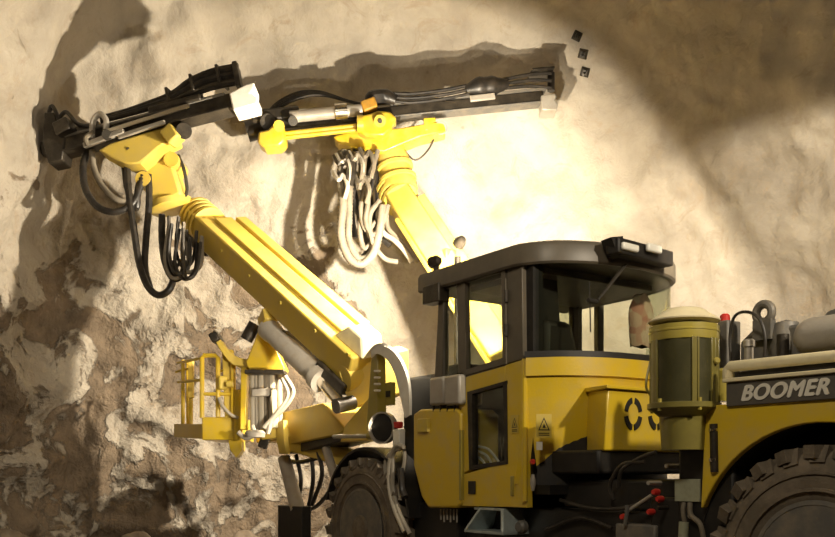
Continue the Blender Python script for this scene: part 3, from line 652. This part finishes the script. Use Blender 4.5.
MB().cyl(ony(334, 436.5, 1.0), ony(371, 436, 1.0), .022, n=10).build('lamp_bar', 'whitehose', rig); MB().cyl(ony(369, 436, 1.0), ony(374, 436, 1.0), .035, n=12).build('lamp_bar_end', 'olive', rig)
jk = MB().cyl(ony(284, 458, .80), ony(298, 510, .80), .075, .085, n=18).build('jack_leg', 'lightgrey', rig)
a, b = ony(280, 505, .85), ony(304, 545, .85); MB().lim(a.x, b.x, .76, .88, .0, a.z).build('jack_foot_box', 'black', rig, .01)
MB().cyl(ony(292, 530, .6), V((ony(292, 530, .6).x, .6, .0)), .1, n=16).build('jack_pad', 'black', rig)
MB().cyl(ony(326, 448, .70), ony(336, 480, .70), .05, n=14).build('second_jack_leg', 'lightgrey', rig)
for pts in (((284, 460), (300, 462), (318, 458)), ((304, 512), (318, 505), (330, 490), (338, 470)), ((311, 450), (313, 480), (308, 510)), ((296, 455), (301, 480), (297, 505)), ((318, 452), (322, 475), (312, 505))):
    MB().tube(smooth([ony(*p, .65) for p in pts]), .025, 8).build('jack_hose', 'rubber', rig)
MB().lim(5.3, 5.9, -.7, .35, .55, .72).build('front_plate', 'black', rig, .02)

# ---------------------------------------------------------------- boom with telescopic beam (near side)
def frame_of(a, b, up=V((0, 0, 1))):
    ax = (b-a).normalized(); sd = ax.cross(up).normalized(); return ax, sd, sd.cross(ax)
B0, B1 = at(349, 372, 9.10), at(196, 231, 10.80)       # centre line of the near face
ax, sd, up = frame_of(B0, B1)
if sd.dot(FWD) < 0: sd = -sd                            # sd points away from the camera
up = ax.cross(sd); up = up if up.z > 0 else -up
roll = math.radians(16); up, sd = up*math.cos(roll)-sd*math.sin(roll), sd*math.cos(roll)+up*math.sin(roll)
W1, H1 = .46, .33
mid = lambda p: p+sd*W1/2
boom = MB(); boom.beam(mid(B0), mid(B1), W1, H1, up); boom = boom.build('boom', 'boomyel', rig, .02)
MB().beam(mid(B0)+up*(H1/2+.02)+sd*.05+ax*.15, mid(B1)+up*(H1/2+.02)+sd*.05-ax*.1, .22, .04, up).build('top_cover', 'boomyel', boom, .008)
MB().beam(mid(B0)+up*.10+sd*(W1/2+.10)+ax*.55, mid(B1)+up*.10+sd*(W1/2+.10)-ax*.05, .14, .16, up).build('feed_pipe_cover', 'boomyel', boom, .01)
b0 = None; L_ = (B1-B0).length
for px, py in ((225, 250), (254, 275.5), (286, 302), (320, 330), (352, 353.5)):
    q = at(px, py, 10.80-(px-196)/153*1.70); t = (q-B0).dot(ax); h_ = (q-B0).dot(up)
    c = B0+ax*t+up*h_
    if b0 is None: b0 = MB().cyl(c+sd*.02, c-sd*.018, .020, n=12).build('bolt', 'sign', boom)
    else: again(b0, c-(-sd)*0, boom)
# hump at the root
MB().hexa(*[[mid(B0)+ax*t+sd*s_+up*u for t, s_, u in q] for q in (((-.05, -.15, .16), (.45, -.15, .16), (.45, .15, .16), (-.05, .15, .16)), ((.05, -.13, .36), (.28, -.13, .36), (.28, .13, .36), (.05, .13, .36)))]).build('root_cover', 'cream', boom, .02)
MB().cyl(at(349, 378, 9.25)-sd*.08, at(349, 378, 9.25)+sd*.6, .14, n=24).build('boom_pivot', 'boomyel', boom)
MB().prism([at(*p, 9.2) for p in ((338, 372), (362, 352), (372, 356), (372, 400), (350, 410))], sd*.5).build('boom_root', 'boomyel', boom, .015)
MB().beam(at(318, 366, 9.45)+sd*.05, at(345, 392, 9.2)+sd*.05, .2, .12).build('root_knuckle', 'dark', boom, .02)
# inner beam, collar rings, knuckle
MB().beam(mid(B1)-ax*.1, mid(B1)+ax*.30, W1*.86, H1*.84, up).build('inner_beam', 'boomyel', boom, .02)
K0 = mid(B1)+ax*.12
for k in range(4): MB().lathe(K0+ax*(.02+.085*k), ax, [(.19, -.03), (.235, -.022), (.235, .022), (.19, .03)], 28).build('collar_ring', 'boomyel', boom)
MB().beam(K0-up*.2-ax*.25, K0-up*.26+ax*.30, .30, .16, up).build('collar_block', 'dark', boom, .02)
KN = at(163, 176, 11.03)
kd = (at(158, 152, 11.03)-at(172, 206, 11.03)).normalized()
kb = MB().beam(KN-kd*.36, KN+kd*.30, .42, .46, FWD, .36, .40).build('knuckle', 'boomyel', boom, .04)
for s_ in (-1, 1): MB().cyl(KN+RGT*s_*.20-FWD*.26+kd*(.12*s_), KN+RGT*s_*.20+FWD*.2+kd*(.12*s_), .09, n=18).build('knuckle_pin', 'boomyel', boom)
MB().lathe(KN-kd*.38, kd, [(.24, -.05), (.27, -.03), (.27, .04), (.22, .07)], 28).build('knuckle_flange', 'boomyel', boom)
MB().tube(smooth([at(178, 155, 10.88), at(184, 170, 10.88), at(187, 190, 10.93), at(183, 200, 10.88)]), .022, 8).build('knuckle_hose', 'rubber', boom)
# lift cylinder
c0, c1, c2 = at(268, 328, 10.1), at(322, 381, 9.4), at(342, 405, 9.1)
MB().tube([c0, c0+(c1-c0)*.08, c0+(c1-c0)*.1, c0+(c1-c0)*.9, c0+(c1-c0)*.91, c1], [.13, .13, .115, .115, .135, .135], 24).build('lift_cylinder', 'lightgrey', boom, label='dusty grey lift cylinder')
MB().cyl(c1, c2, .065, n=18).build('cylinder_rod', 'chrome', boom)
MB().cyl(c2-sd*.08, c2+sd*.14, .075, n=18).build('cylinder_eye', 'dark', boom)
MB().beam(c0-(c1-c0)*.06, c0+up*.18, .16, .15).build('cylinder_lug', 'boomyel', boom, .01)
MB().beam(at(283, 335, 9.95), at(338, 386, 9.5), .14, .14).build('swing_cylinder', 'dark', boom, .02)
# hoses hanging at the boom head
ribbed([(88, 150, 10.83), (83, 168, 10.78), (86, 190, 10.73), (98, 207, 10.68), (115, 212, 10.68), (131, 205, 10.73), (139, 190, 10.78), (145, 165, 10.83)], .045, 'hanging_hose', 'rubber', boom)
ribbed([(92, 150, 10.78), (94, 168, 10.78), (101, 184, 10.73), (114, 198, 10.68), (128, 202, 10.73)], .04, 'hanging_hose', 'greyhose', boom, label='dusty ribbed hose')
ribbed([(85, 152, 10.88), (82, 170, 10.88), (85, 192, 10.83), (94, 203, 10.78)], .035, 'hanging_hose', 'whitehose', boom, label='pale ribbed hose')
for pts in (((127, 164, 10.78), (129, 195, 10.73), (134, 230, 10.68), (139, 262, 10.63), (147, 285, 10.58), (158, 295, 10.58), (169, 290, 10.58), (174, 276, 10.63), (173, 262, 10.68)),
            ((149, 175, 10.83), (149, 205, 10.78), (146, 240, 10.73), (145, 268, 10.68), (150, 288, 10.63)),
            ((162, 215, 10.68), (162, 240, 10.63), (165, 262, 10.58), (173, 278, 10.58), (182, 275, 10.58), (186, 262, 10.63)),
            ((124, 162, 10.88), (128, 190, 10.83), (136, 208, 10.78), (138, 190, 10.78), (142, 170, 10.88))):
    hose(pts, .042, 'hanging_hose', 'rubber', boom, n=10)
random.seed(3)
for k in range(9):
    x, y = 166+random.random()*16, 232+random.random()*14; d = 10.48+.15*random.random()
    hose([(x+2, y-16, d), (x+4-8*random.random(), y+16, d), (x+6, y+34, d-.05), (x+14+8*random.random(), y+26, d), (x+20, y-2, d+.05)], .022, 'coupling_hose', ('rubber', 'dark', 'greyhose')[k % 3], boom, n=6)

# ---------------------------------------------------------------- feeds
def feed_common(): pass
F1 = lambda px: 10.92-(px-40)/210*0.55
f1 = lambda px, py, o=0.0: at(px, py, F1(px)+o)
beam1 = MB().beam(f1(46, 152), f1(234, 103.5), .20, .17); 
feed = beam1.build('feed', 'dark', rig, .012)
MB().beam(f1(60, 142), f1(228, 97.5), .24, .03).build('feed_rail', 'grey', feed, .005)
MB().beam(f1(52, 158), f1(232, 111), .25, .025).build('feed_rail', 'dark', feed, .005)
MB().beam(f1(152, 114, -.02), f1(205, 100, -.02), .24, .09).build('rock_drill', 'dark', feed, .03)
MB().beam(f1(104, 133, -.16), f1(190, 106, -.16), .05, .05).build('drill_steel', 'chrome', feed, .005)
MB().beam(f1(118, 137, -.18), f1(165, 122, -.18), .04, .05).build('feed_cylinder', 'lightgrey', feed, .01)
# white end block with a notched end
wb = [(229, 93), (246, 84), (254, 82), (254, 89), (250, 93), (257, 97), (257, 104), (233, 110)]
MB().prism([at(*p, F1(242)-.17) for p in wb], FWD*.34).build('end_block', 'white', feed, .015, label='white plastic end block')
for k in range(12):
    a = (k % 6)-2.5; dd = (-.10, .06)[k//6]+.02*(k % 2)
    pts = [(101, 119.5+a*.8), (124, 113.5+a*.9), (150, 105.5+a*1.3), (172, 98+a*2.0), (190, 88+a*3.2), (212, 79.5+a*3.6), (238, 74+a*3.6)]
    hose([(x, y, F1(x)+dd) for x, y in pts], .026, 'feed_hose', 'rubber' if k % 4 else 'dark', feed, n=8)
for px, py, r_ in ((172, 98, .15), (196, 86.5, .19), (222, 77.5, .20)):
    MB().beam(f1(px-1.5, py+.5), f1(px+1.5, py-.5), .27, r_*1.05).build('hose_clamp', 'dark', feed, .012)
MB().beam(f1(236, 66), f1(240, 90), .26, .06, RGT).build('hose_end_plate', 'dark', feed, .015)
cl = MB(); cl.tube(smooth([f1(92, 139, -.18), f1(93, 122, -.18), f1(100, 114, -.18), f1(106, 120, -.18), f1(106, 130, -.18)]), .035, 8); cl.build('steel_clamp', 'lightgrey', feed)
MB().cyl(f1(107, 135, -.24), f1(107, 135, -.1), .06, n=14).build('clamp_bolt', 'chrome', feed)
MB().beam(f1(84, 146, -.19), f1(124, 131, -.19), .06, .06).build('side_bar', 'lightgrey', feed, .01)
# cradle under the beam
crd = [(98, 150), (110, 143), (165, 126), (172, 127), (176, 138), (160, 146), (140, 163), (128, 164), (112, 158)]
MB().prism([at(*p, F1(135)-.14) for p in crd], FWD*.34).build('cradle', 'boomyel', feed, .02)
MB().cyl(f1(184, 131, -.12), f1(184, 131, .18), .09, n=20).build('cradle_pivot', 'dark', feed)
MB().beam(f1(168, 130, -.1), f1(177, 142, -.1), .2, .16).build('cradle_end', 'boomyel', feed, .02)
MB().cyl(f1(128, 149, -.16), f1(128, 149, -.1), .02, n=10).build('cradle_bolt', 'dark', feed)
# front end: centraliser and stinger
ce = MB(); ce.prism([at(*p, F1(52)-.16) for p in ((44, 112), (54, 112), (58, 126), (66, 134), (62, 160), (48, 163), (42, 140))], FWD*.3); ce.build('centraliser', 'dark', feed, .015)
MB().cyl(f1(40, 150), f1(50, 148), .09, n=16).build('rubber_stinger', 'rubber', feed)
MB().beam(f1(58, 132, -.15), f1(72, 125, -.15), .2, .16).build('jaw', 'dark', feed, .02)
MB().beam(f1(72, 133), f1(100, 125), .1, .08).build('jaw_link', 'grey', feed, .01)
for pts in (((57, 122), (66, 112), (78, 124), (96, 126)), ((48, 118), (52, 106), (58, 118), (60, 134))):
    hose([(x, y, F1(x)-.1) for x, y in pts], .025, 'jaw_hose', 'rubber', feed)
hose([(88, 146, F1(90)-.2), (86, 138, F1(90)-.22), (94, 132, F1(90)-.2)], .03, 'jaw_hose', 'greyhose', feed)

# second boom (behind the cab)
C0, C1 = at(505, 360, 10.3), at(398, 196, 11.75)
ax2 = (C1-C0).normalized()
boom2 = MB().beam(C0, C1, .34, .40, FWD).build('boom', 'boomyel', rig, .025)
up2 = ax2.cross(FWD).normalized(); up2 = up2 if up2.z > 0 else -up2
MB().beam(C0+up2*.22, C1+up2*.22-ax2*.2, .16, .06, FWD).build('top_cover', 'boomyel', boom2, .01)
MB().beam(C0-up2*.2-FWD*.16, C1-up2*.2-FWD*.16-ax2*.4, .05, .05).build('feed_pipe', 'boomyel', boom2, .01)
for k in range(3): MB().lathe(C1+ax2*(-.06+.10*k), ax2, [(.2, -.035), (.25, -.025), (.25, .025), (.2, .035)], 28).build('collar_ring', 'boomyel', boom2)
G0, G1 = at(400, 192, 11.75), at(390, 148, 11.85); gd = (G1-G0).normalized()
MB().tube([G0, G0+gd*.12, G0+gd*.2, G0+gd*.42, G1], [.24, .24, .20, .22, .17], 24).build('knuckle', 'boomyel', boom2)
MB().lathe(G0+gd*.16, gd, [(.2, -.03), (.255, -.02), (.255, .02), (.2, .03)], 28).build('knuckle_flange', 'boomyel', boom2)
MB().lathe(G0+gd*.34, gd, [(.2, -.03), (.245, -.02), (.245, .02), (.2, .03)], 28).build('knuckle_flange', 'boomyel', boom2)
F2 = lambda px: 11.6+(px-250)/300*0.35
f2 = lambda px, py, o=0.0: at(px, py, F2(px)+o)
feed2 = MB(); feed2.beam(f2(252, 129), f2(542, 98.5), .18, .14); feed2 = feed2.build('feed', 'dark', rig, .012)
MB().beam(f2(390, 107), f2(545, 91.5), .22, .03).build('feed_rail', 'grey', feed2, .005)
MB().beam(f2(400, 118.5), f2(540, 104.5), .22, .02).build('feed_rail', 'grey', feed2, .005)
MB().beam(f2(470, 99, -.16), f2(495, 96, -.16), .04, .08).build('rail_wear_pad', 'lightgrey', feed2, .01)
MB().prism([at(*p, F2(548)-.15) for p in ((541, 95), (555, 93), (557, 96), (555, 100), (558, 104), (557, 110), (542, 110))], FWD*.3).build('end_block', 'lightgrey', feed2, .015, label='dusty pale end block')
MB().beam(f2(252, 121), f2(300, 116), .34, .16).build('centraliser', 'dark', feed2, .03)
MB().cyl(f2(247, 132), f2(262, 128), .13, n=18).build('rubber_stinger', 'rubber', feed2)
MB().cyl(f2(268, 122, -.2), f2(268, 122, .1), .10, n=16).build('jaw', 'dark', feed2)
MB().cyl(f2(290, 117, -.17), f2(362, 110, -.17), .075, n=18).build('rock_drill', 'lightgrey', feed2)
MB().cyl(f2(335, 112, -.2), f2(347, 111, -.2), .10, n=18).build('drill_clamp', 'chrome', feed2)
for i, o_ in enumerate((0, 1)): MB().cyl(f2(272, 135+4*i, -.2), f2(372, 124+4*i, -.2), .03, n=12).build('feed_cylinder', 'yellow', feed2)
yb_ = MB(); yb_.prism([at(*p, F2(270)-.28) for p in ((258, 131), (268, 129), (276, 120), (284, 126), (285, 140), (279, 146), (264, 147), (257, 142))], FWD*.3); yb_ = yb_.build('cylinder_block', 'yellow', feed2, .03)
MB().cyl(f2(279, 126, -.32), f2(279, 126, -.22), .07, n=16).build('block_boss', 'yellow', feed2); MB().cyl(f2(293, 121, -.28), f2(293, 121, -.18), .06, n=16).build('chrome_cap', 'chrome', feed2)
sv = MB(); sv.prism([at(*p, F2(375)-.30) for p in ((360, 115), (370, 113), (378, 110), (390, 111), (397, 118), (392, 122), (392, 128), (384, 136), (366, 136), (357, 130), (361, 124))], FWD*.3); sv.build('swivel_block', 'yellow', feed2, .03)
MB().cyl(f2(380, 121, -.36), f2(380, 121, -.25), .075, n=18).build('swivel_boss', 'yellow', feed2); MB().cyl(f2(380, 121, -.38), f2(380, 121, -.3), .03, n=12).build('swivel_pin', 'dark', feed2)
MB().cyl(f2(357, 124, -.3), f2(363, 124, -.3), .11, n=18).build('cylinder_gland', 'yellow', feed2)
MB().beam(f2(362, 108, -.2), f2(376, 103, -.2), .14, .14).build('swivel_lug', 'rustorange', feed2, .02)
MB().prism([at(*p, F2(390)-.16) for p in ((333, 136), (352, 131), (398, 128), (438, 121), (444, 123), (446, 131), (420, 137), (398, 146), (384, 152), (362, 149), (350, 146), (338, 143))], FWD*.32).build('cradle', 'yellow', feed2, .02)
MB().cyl(f2(441, 128, -.2), f2(441, 128, .16), .085, n=18).build('cradle_pivot', 'grey', feed2)
MB().beam(f2(424, 125, -.18), f2(436, 124, -.18), .05, .16).build('cradle_end', 'yellow', feed2, .01)
MB().cyl(f2(419, 131, -.18), f2(419, 131, -.1), .025, n=10).build('cradle_bolt', 'dark', feed2)
for k in range(6):
    dy = (k % 3)*3.4; dd = (k//3)*.12-.1
    hose([(372, 97+dy, F2(372)+dd), (382, 93+dy, F2(382)+dd), (410, 94+dy*1.3, F2(410)+dd), (445, 90+dy*1.3, F2(445)+dd), (470, 85+dy*1.3, F2(470)+dd), (500, 80+dy*1.3, F2(500)+dd), (530, 74.5+dy*1.7, F2(530)+dd), (551, 73+dy*2.2, F2(551)+dd)], .024, 'feed_hose', 'rubber', feed2)
MB().tube(smooth([f2(466, 90, -.1), f2(480, 87, -.1), f2(495, 86, -.1), f2(508, 84, -.1)], 4), [.06, .08, .1, .12, .13, .12, .12, .13, .12, .1, .09, .07, .06], 12).build('hose_wrap', 'rubber', feed2)
MB().tube(smooth([f2(368, 103, -.1), f2(374, 98, -.1), f2(386, 97, -.1), f2(396, 101, -.1)], 4), [.06, .08, .09, .1, .1, .1, .1, .1, .1, .09, .08, .07, .06], 10).build('hose_clamp', 'rubber', feed2)
MB().beam(f2(530, 74), f2(552, 72), .3, .03).build('hose_end_plate', 'dark', feed2, .006); MB().cyl(f2(551, 73), f2(551, 91), .05, n=12).build('hose_roller', 'rubber', feed2)
for k in range(4):
    hose([(262, 124-k, F2(262)+.05*k), (276, 110-k*2, F2(276)+.05*k), (297, 99-k*2, F2(297)+.06*k), (320, 95-k, F2(320)+.06*k), (348, 101, F2(348)+.05*k), (368, 106, F2(368)+.05*k)], .02, 'jaw_hose', 'rubber', feed2)
# grey hoses hanging below the second feed
random.seed(11)
HP = [((345, 150), (341, 175), (343, 205), (341, 235), (349, 258), (362, 264), (374, 252), (380, 228), (383, 205)),
      ((352, 152), (350, 185), (349, 215), (349, 240), (358, 258), (370, 255), (378, 235), (383, 210)),
      ((358, 152), (357, 180), (362, 205), (360, 230), (364, 248), (373, 240), (379, 220)),
      ((340, 152), (347, 165), (356, 180), (354, 200), (360, 215), (368, 200), (374, 175), (372, 155)),
      ((366, 152), (364, 175), (368, 200), (366, 222), (374, 235), (384, 220), (388, 205)),
      ((378, 150), (372, 170), (365, 190), (361, 210), (366, 230), (376, 222)),
      ((383, 205), (378, 215), (383, 232), (394, 240), (404, 250), (412, 262)),
      ((386, 210), (388, 228), (398, 238), (408, 248), (418, 262)), ((380, 200), (370, 215), (372, 240), (384, 258), (398, 262))]
for k, pts in enumerate(HP):
    d = 11.45+.05*(k % 4)
    (ribbed if k in (0, 1) else hose)([(x, y, d) for x, y in pts], .058 if k == 0 else .05 if k == 1 else .032, 'hanging_hose', ('whitehose', 'greyhose', 'rubber')[0 if k == 6 else 1 if k % 3 or k == 0 else 2], boom2)
for i, pts in enumerate((((349, 150), (346, 180), (347, 212), (346, 240), (354, 257), (364, 256), (372, 238)), ((362, 150), (361, 178), (358, 205), (363, 232), (369, 246)), ((371, 150), (368, 178), (371, 205), (368, 228)), ((355, 150), (354, 178), (352, 212), (355, 238)), ((376, 152), (376, 175), (378, 200), (374, 222), (380, 236), (390, 246)))):
    hose([(x, y, 11.62+.03*i) for x, y in pts], .036, 'hanging_hose', 'rubber', boom2)
for k in range(9):
    x, y = 333+random.random()*34, 148+random.random()*(8 if k < 6 else 45)
    hose([(x, y, 11.4), (x+5, y+8, 11.3), (x+9, y+3, 11.35), (x+14, y+14, 11.3), (x+11, y+26+12*random.random(), 11.35)], .03, 'coupling_hose', ('greyhose', 'whitehose', 'dark')[k % 3], boom2, n=7)
hose([(402, 148, 11.8), (415, 160, 11.8), (428, 150, 11.8), (436, 134, 11.8)], .012, 'tension_cable', 'dark', boom2)
MB().box(at(446, 257, 11.0)+V((0, 0, 0)), (.22, .16, .16)).build('boom_lug', 'rustorange', boom2, .02)

# unseen mast and lit flood lamp, added ahead of the cab as main light
mast = MB().cyl((MAIN.x, MAIN.y, 1.0), MAIN-V((0, 0, .12)), .035, n=12).build('added_lamp_mast', 'dark', rig)
hd = (RGT*-.40+FWD*.85+V((0, 0, -.35))).normalized()
MB().lathe(MAIN, hd, [(0, -.13), (.04, -.12), (.06, -.07), (.065, -.02), (.058, -.02), (.055, -.04), (0, -.04)], 22).build('added_flood_lamp', 'dark', mast)
MB().cyl(MAIN-hd*.035, MAIN-hd*.02, .052, n=22).build('lamp_lens', 'lit', mast, label='lit lens')

# ---------------------------------------------------------------- service basket on the rig's front
DB = 10.6
bk = lambda px, py, o=0.0: at(px, py, DB+o)
pan = MB().prism([bk(202, 417), bk(240, 417), bk(240, 440), bk(202, 440)], FWD*.9).build('service_basket', 'yellow', rig, .01, label='yellow service basket with tube rails')
MB().prism([bk(174, 424, .9), bk(203, 424, 0), bk(203, 439, 0), bk(174, 437, .9)], FWD*.03).build('kick_plate', 'boomyel', pan, .005)
MB().prism([bk(228, 440), bk(242, 440), bk(242, 450), bk(236, 458), bk(230, 450)], FWD*.2).build('basket_bracket', 'yellow', pan, .01)
def rail_(pts, r=.022): return MB().tube([bk(*p) for p in pts], r, 10).build('guard_rail', 'yellow', pan)
rail_([(202, 418), (202, 358), (204, 355.5), (215, 355.5), (218, 358), (218, 417)], .028)
rail_([(202, 394), (232, 394)], .022); rail_([(233, 418), (233, 360)], .032)
for px, o_ in ((183, .6), (188, .75), (191, .55)): rail_([(px, 424, o_), (px, 360, o_)], .024)
rail_([(178, 363, .7), (202, 358, .1)], .018); rail_([(178, 382, .7), (202, 380, .1)], .018); rail_([(176, 372, .8), (190, 368, .6)], .016); rail_([(219, 372, .3), (233, 366, .1)], .016)
MB().beam(bk(191, 360, .5), bk(191, 398, .5), .07, .06, FWD).build('rail_pad', 'boomyel', pan, .01)
cbx = MB().box(bk(222, 383, -.02), (.11, .11, .16)).build('control_box', 'sign', pan, .02)
MB().cyl(bk(227, 384, -.1), bk(233, 384, -.1), .04, n=12).build('control_knob', 'sign', pan)
hose([(219, 398, DB-.05), (222, 405, DB-.1), (230, 414, DB-.1), (238, 418, DB-.05)], .02, 'basket_cable', 'whitehose', pan)
rail_([(238, 440), (238, 390)], .05)
# basket arm: curved arm, triangular plate, column and pipes
DA = 10.35
aa = lambda px, py, o=0.0: at(px, py, DA+o)
arm = MB().prism([aa(*p) for p in ((247, 366), (246, 362), (258, 331), (262, 329), (272, 341), (277, 350), (285, 368), (284, 372), (250, 371))], FWD*.3).build('basket_arm', 'yellow', rig, .015)
up_ = smooth([V((x, y, 0)) for x, y in ((216, 333), (224, 345), (234, 355), (246, 359), (258, 358))], 4); lw = smooth([V((x, y, 0)) for x, y in ((214, 339), (222, 353), (232, 364), (245, 368), (257, 366))], 4)
rows = [[aa(a.x, a.y, .1), aa(b.x, b.y, .1)] for a, b in zip(up_, lw)]
MB().sheet(rows, .22).build('curved_link', 'boomyel', arm, .01)
MB().beam(aa(214, 334, .2), aa(219, 343, .2), .3, .1).build('link_end', 'dark', arm, .02)
MB().beam(aa(228, 350, .3), aa(231, 418, .3), .13, .09, FWD).build('mast', 'boomyel', arm, .01)
MB().beam(aa(245, 368, .12), aa(244, 430, .12), .07, .14, FWD).build('column', 'yellow', arm, .01)
MB().cyl(aa(246, 340, .1), aa(255, 324, .1), .075, n=16).build('arm_cylinder', 'dark', arm)
MB().beam(aa(247, 373, .05), aa(286, 373, .05), .3, .05).build('arm_beam', 'dark', arm, .01)
for px, r_ in ((252, .03), (261, .045), (266, .04), (272, .045), (279, .035), (256, .02)): MB().cyl(aa(px, 375, .1), aa(px+1, 432, .1), r_, n=10).build('service_pipe', 'whitehose' if px != 266 else 'greyhose', arm)
MB().beam(aa(252, 393, 0), aa(276, 392, 0), .06, .09).build('pipe_clamp', 'lightgrey', arm, .01)
MB().beam(aa(274, 390, -.03), aa(276, 428, -.03), .06, .1, FWD).build('column', 'cream', arm, .01)
for pts in (((285, 376), (293, 392), (284, 408), (272, 420), (268, 434)), ((282, 378), (288, 395), (278, 412), (264, 428)), ((238, 432), (246, 438), (254, 434), (252, 425))):
    hose([(x, y, DA-.08) for x, y in pts], .028, 'arm_hose', 'whitehose', arm)
MB().lathe(aa(255, 433, -.1), (0, 0, 1), [(.11, -.05), (.12, .0), (.09, .03), (.05, .03)], 20).build('swing_base', 'lightgrey', arm)
MB().beam(aa(262, 435, .1), aa(290, 432, .1), .2, .12).build('arm_base', 'boomyel', arm, .015)
MB().beam(aa(262, 448, .1), aa(268, 432, .1), .1, .1).build('base_foot', 'dark', arm, .01)
MB().beam(aa(285, 440, .2), V((5.2, .2, 1.2)), .2, .2).build('carrier_arm', 'boomyel', arm, .02)

# ---------------------------------------------------------------- loose things
rows = []
J = onx(641, 310, 2.32)
for i in range(9):
    z = J.z+.12-.42*i/8; wd = (.05, .10, .13, .14, .14, .135, .13, .125, .12)[i]
    rows.append([V((J.x+.05*math.cos(a)*(1+.2*math.sin(3*a)), J.y+wd*math.sin(a), z+.01*math.sin(5*a))) for a in [2*PI*k/16 for k in range(16)]])
mb = MB(); mb.add([p for r in rows for p in r], [(i*16+k, i*16+(k+1) % 16, (i+1)*16+(k+1) % 16, (i+1)*16+k) for i in range(8) for k in range(16)]+[tuple(range(16)), tuple(8*16+k for k in range(16))])
jk = mb.build('jacket', 'check'); jk['label'] = 'dull reddish-brown mottled jacket hanging inside the rear window of the cab'; jk['category'] = 'jacket'

def rock(px, py, d, size, seed, label, flat=.75):
    import bmesh
    bm = bmesh.new(); bmesh.ops.create_icosphere(bm, subdivisions=4, radius=1)
    for v in bm.verts:
        c = noise.voronoi(v.co*1.3+V((seed*3.1, 0, 0)))[0]; h = .75+.35*noise.fractal(v.co*.9+V((seed, 2, 0)), .9, 2, 3)+.25*(c[1]-c[0])
        v.co = v.co*h
        v.co = V((v.co.x*size[0], v.co.y*size[1], v.co.z*size[2]))
    me = bpy.data.meshes.new('rock'); bm.to_mesh(me); bm.free(); me.shade_smooth(); me.set_sharp_from_angle(angle=math.radians(50)); me.materials.append(M['boulder'])
    o = bpy.data.objects.new('rock', me); col.objects.link(o); o.location = at(px, py, d); o.rotation_euler = (0, 0, seed)
    o['label'] = label; o['category'] = 'rock'; o['group'] = 'rocks at the foot of the face'
    return o

for i, (px, py, d, sz, lb) in enumerate((
        (138, 552, 11.5, (.30, .28, .30), 'pale angular rock at the foot of the face, under the basket shadow'),
        (246, 556, 12.2, (.40, .34, .40), 'large lit rock at the foot of the face beside the black jack box'),
        (198, 560, 11.7, (.40, .34, .28), 'low brown rock between two larger rocks under the basket'),
        (58, 556, 10.9, (.30, .28, .28), 'brown rock at the foot of the face under the hanging hoses'),
        (12, 552, 10.2, (.40, .34, .32), 'brown rock in the bottom corner beside the side wall'),
        (101, 568, 11.5, (.17, .17, .2), 'small rock wedged between two brown rocks'))):
    rock(px, py, d, sz, i+1.3, lb)

def wall_hit(px, py):
    best = None; d = at(px, py, 1)-CAM
    bpy.context.view_layer.update()
    for o in bpy.data.objects:
        if o.get('kind') == 'structure':
            ok, p, n_, _ = o.ray_cast(CAM, d.normalized())
            if ok and (best is None or (p-CAM).length < (best[0]-CAM).length): best = (p, n_ if n_.dot(d) < 0 else -n_)
    return best
for px, py, lb in ((577, 36, 'dark rock bolt in the roof, topmost of the three above the second feed'), (583, 54, 'dark rock bolt in the sprayed wall, middle of three'), (585, 72, 'dark stained rock bolt, lowest of three, right of the second feed')):
    p, n_ = wall_hit(px, py)
    pl_ = MB().lathe(p, n_, [(.085, -.06), (.085, .015), (.05, .035), (0, .035)], 4, .4).build('rock_bolt', 'dark', None, .006)
    MB().cyl(p, p+n_*.12-V((0, 0, .03)), .018, n=8).build('bolt_stem', 'dark', pl_); MB().cyl(p+n_*.03, p+n_*.07, .035, n=6).build('bolt_nut', 'dark', pl_)
    pl_['label'] = lb; pl_['category'] = 'rock bolt'; pl_['group'] = 'rock bolts in the sprayed wall'
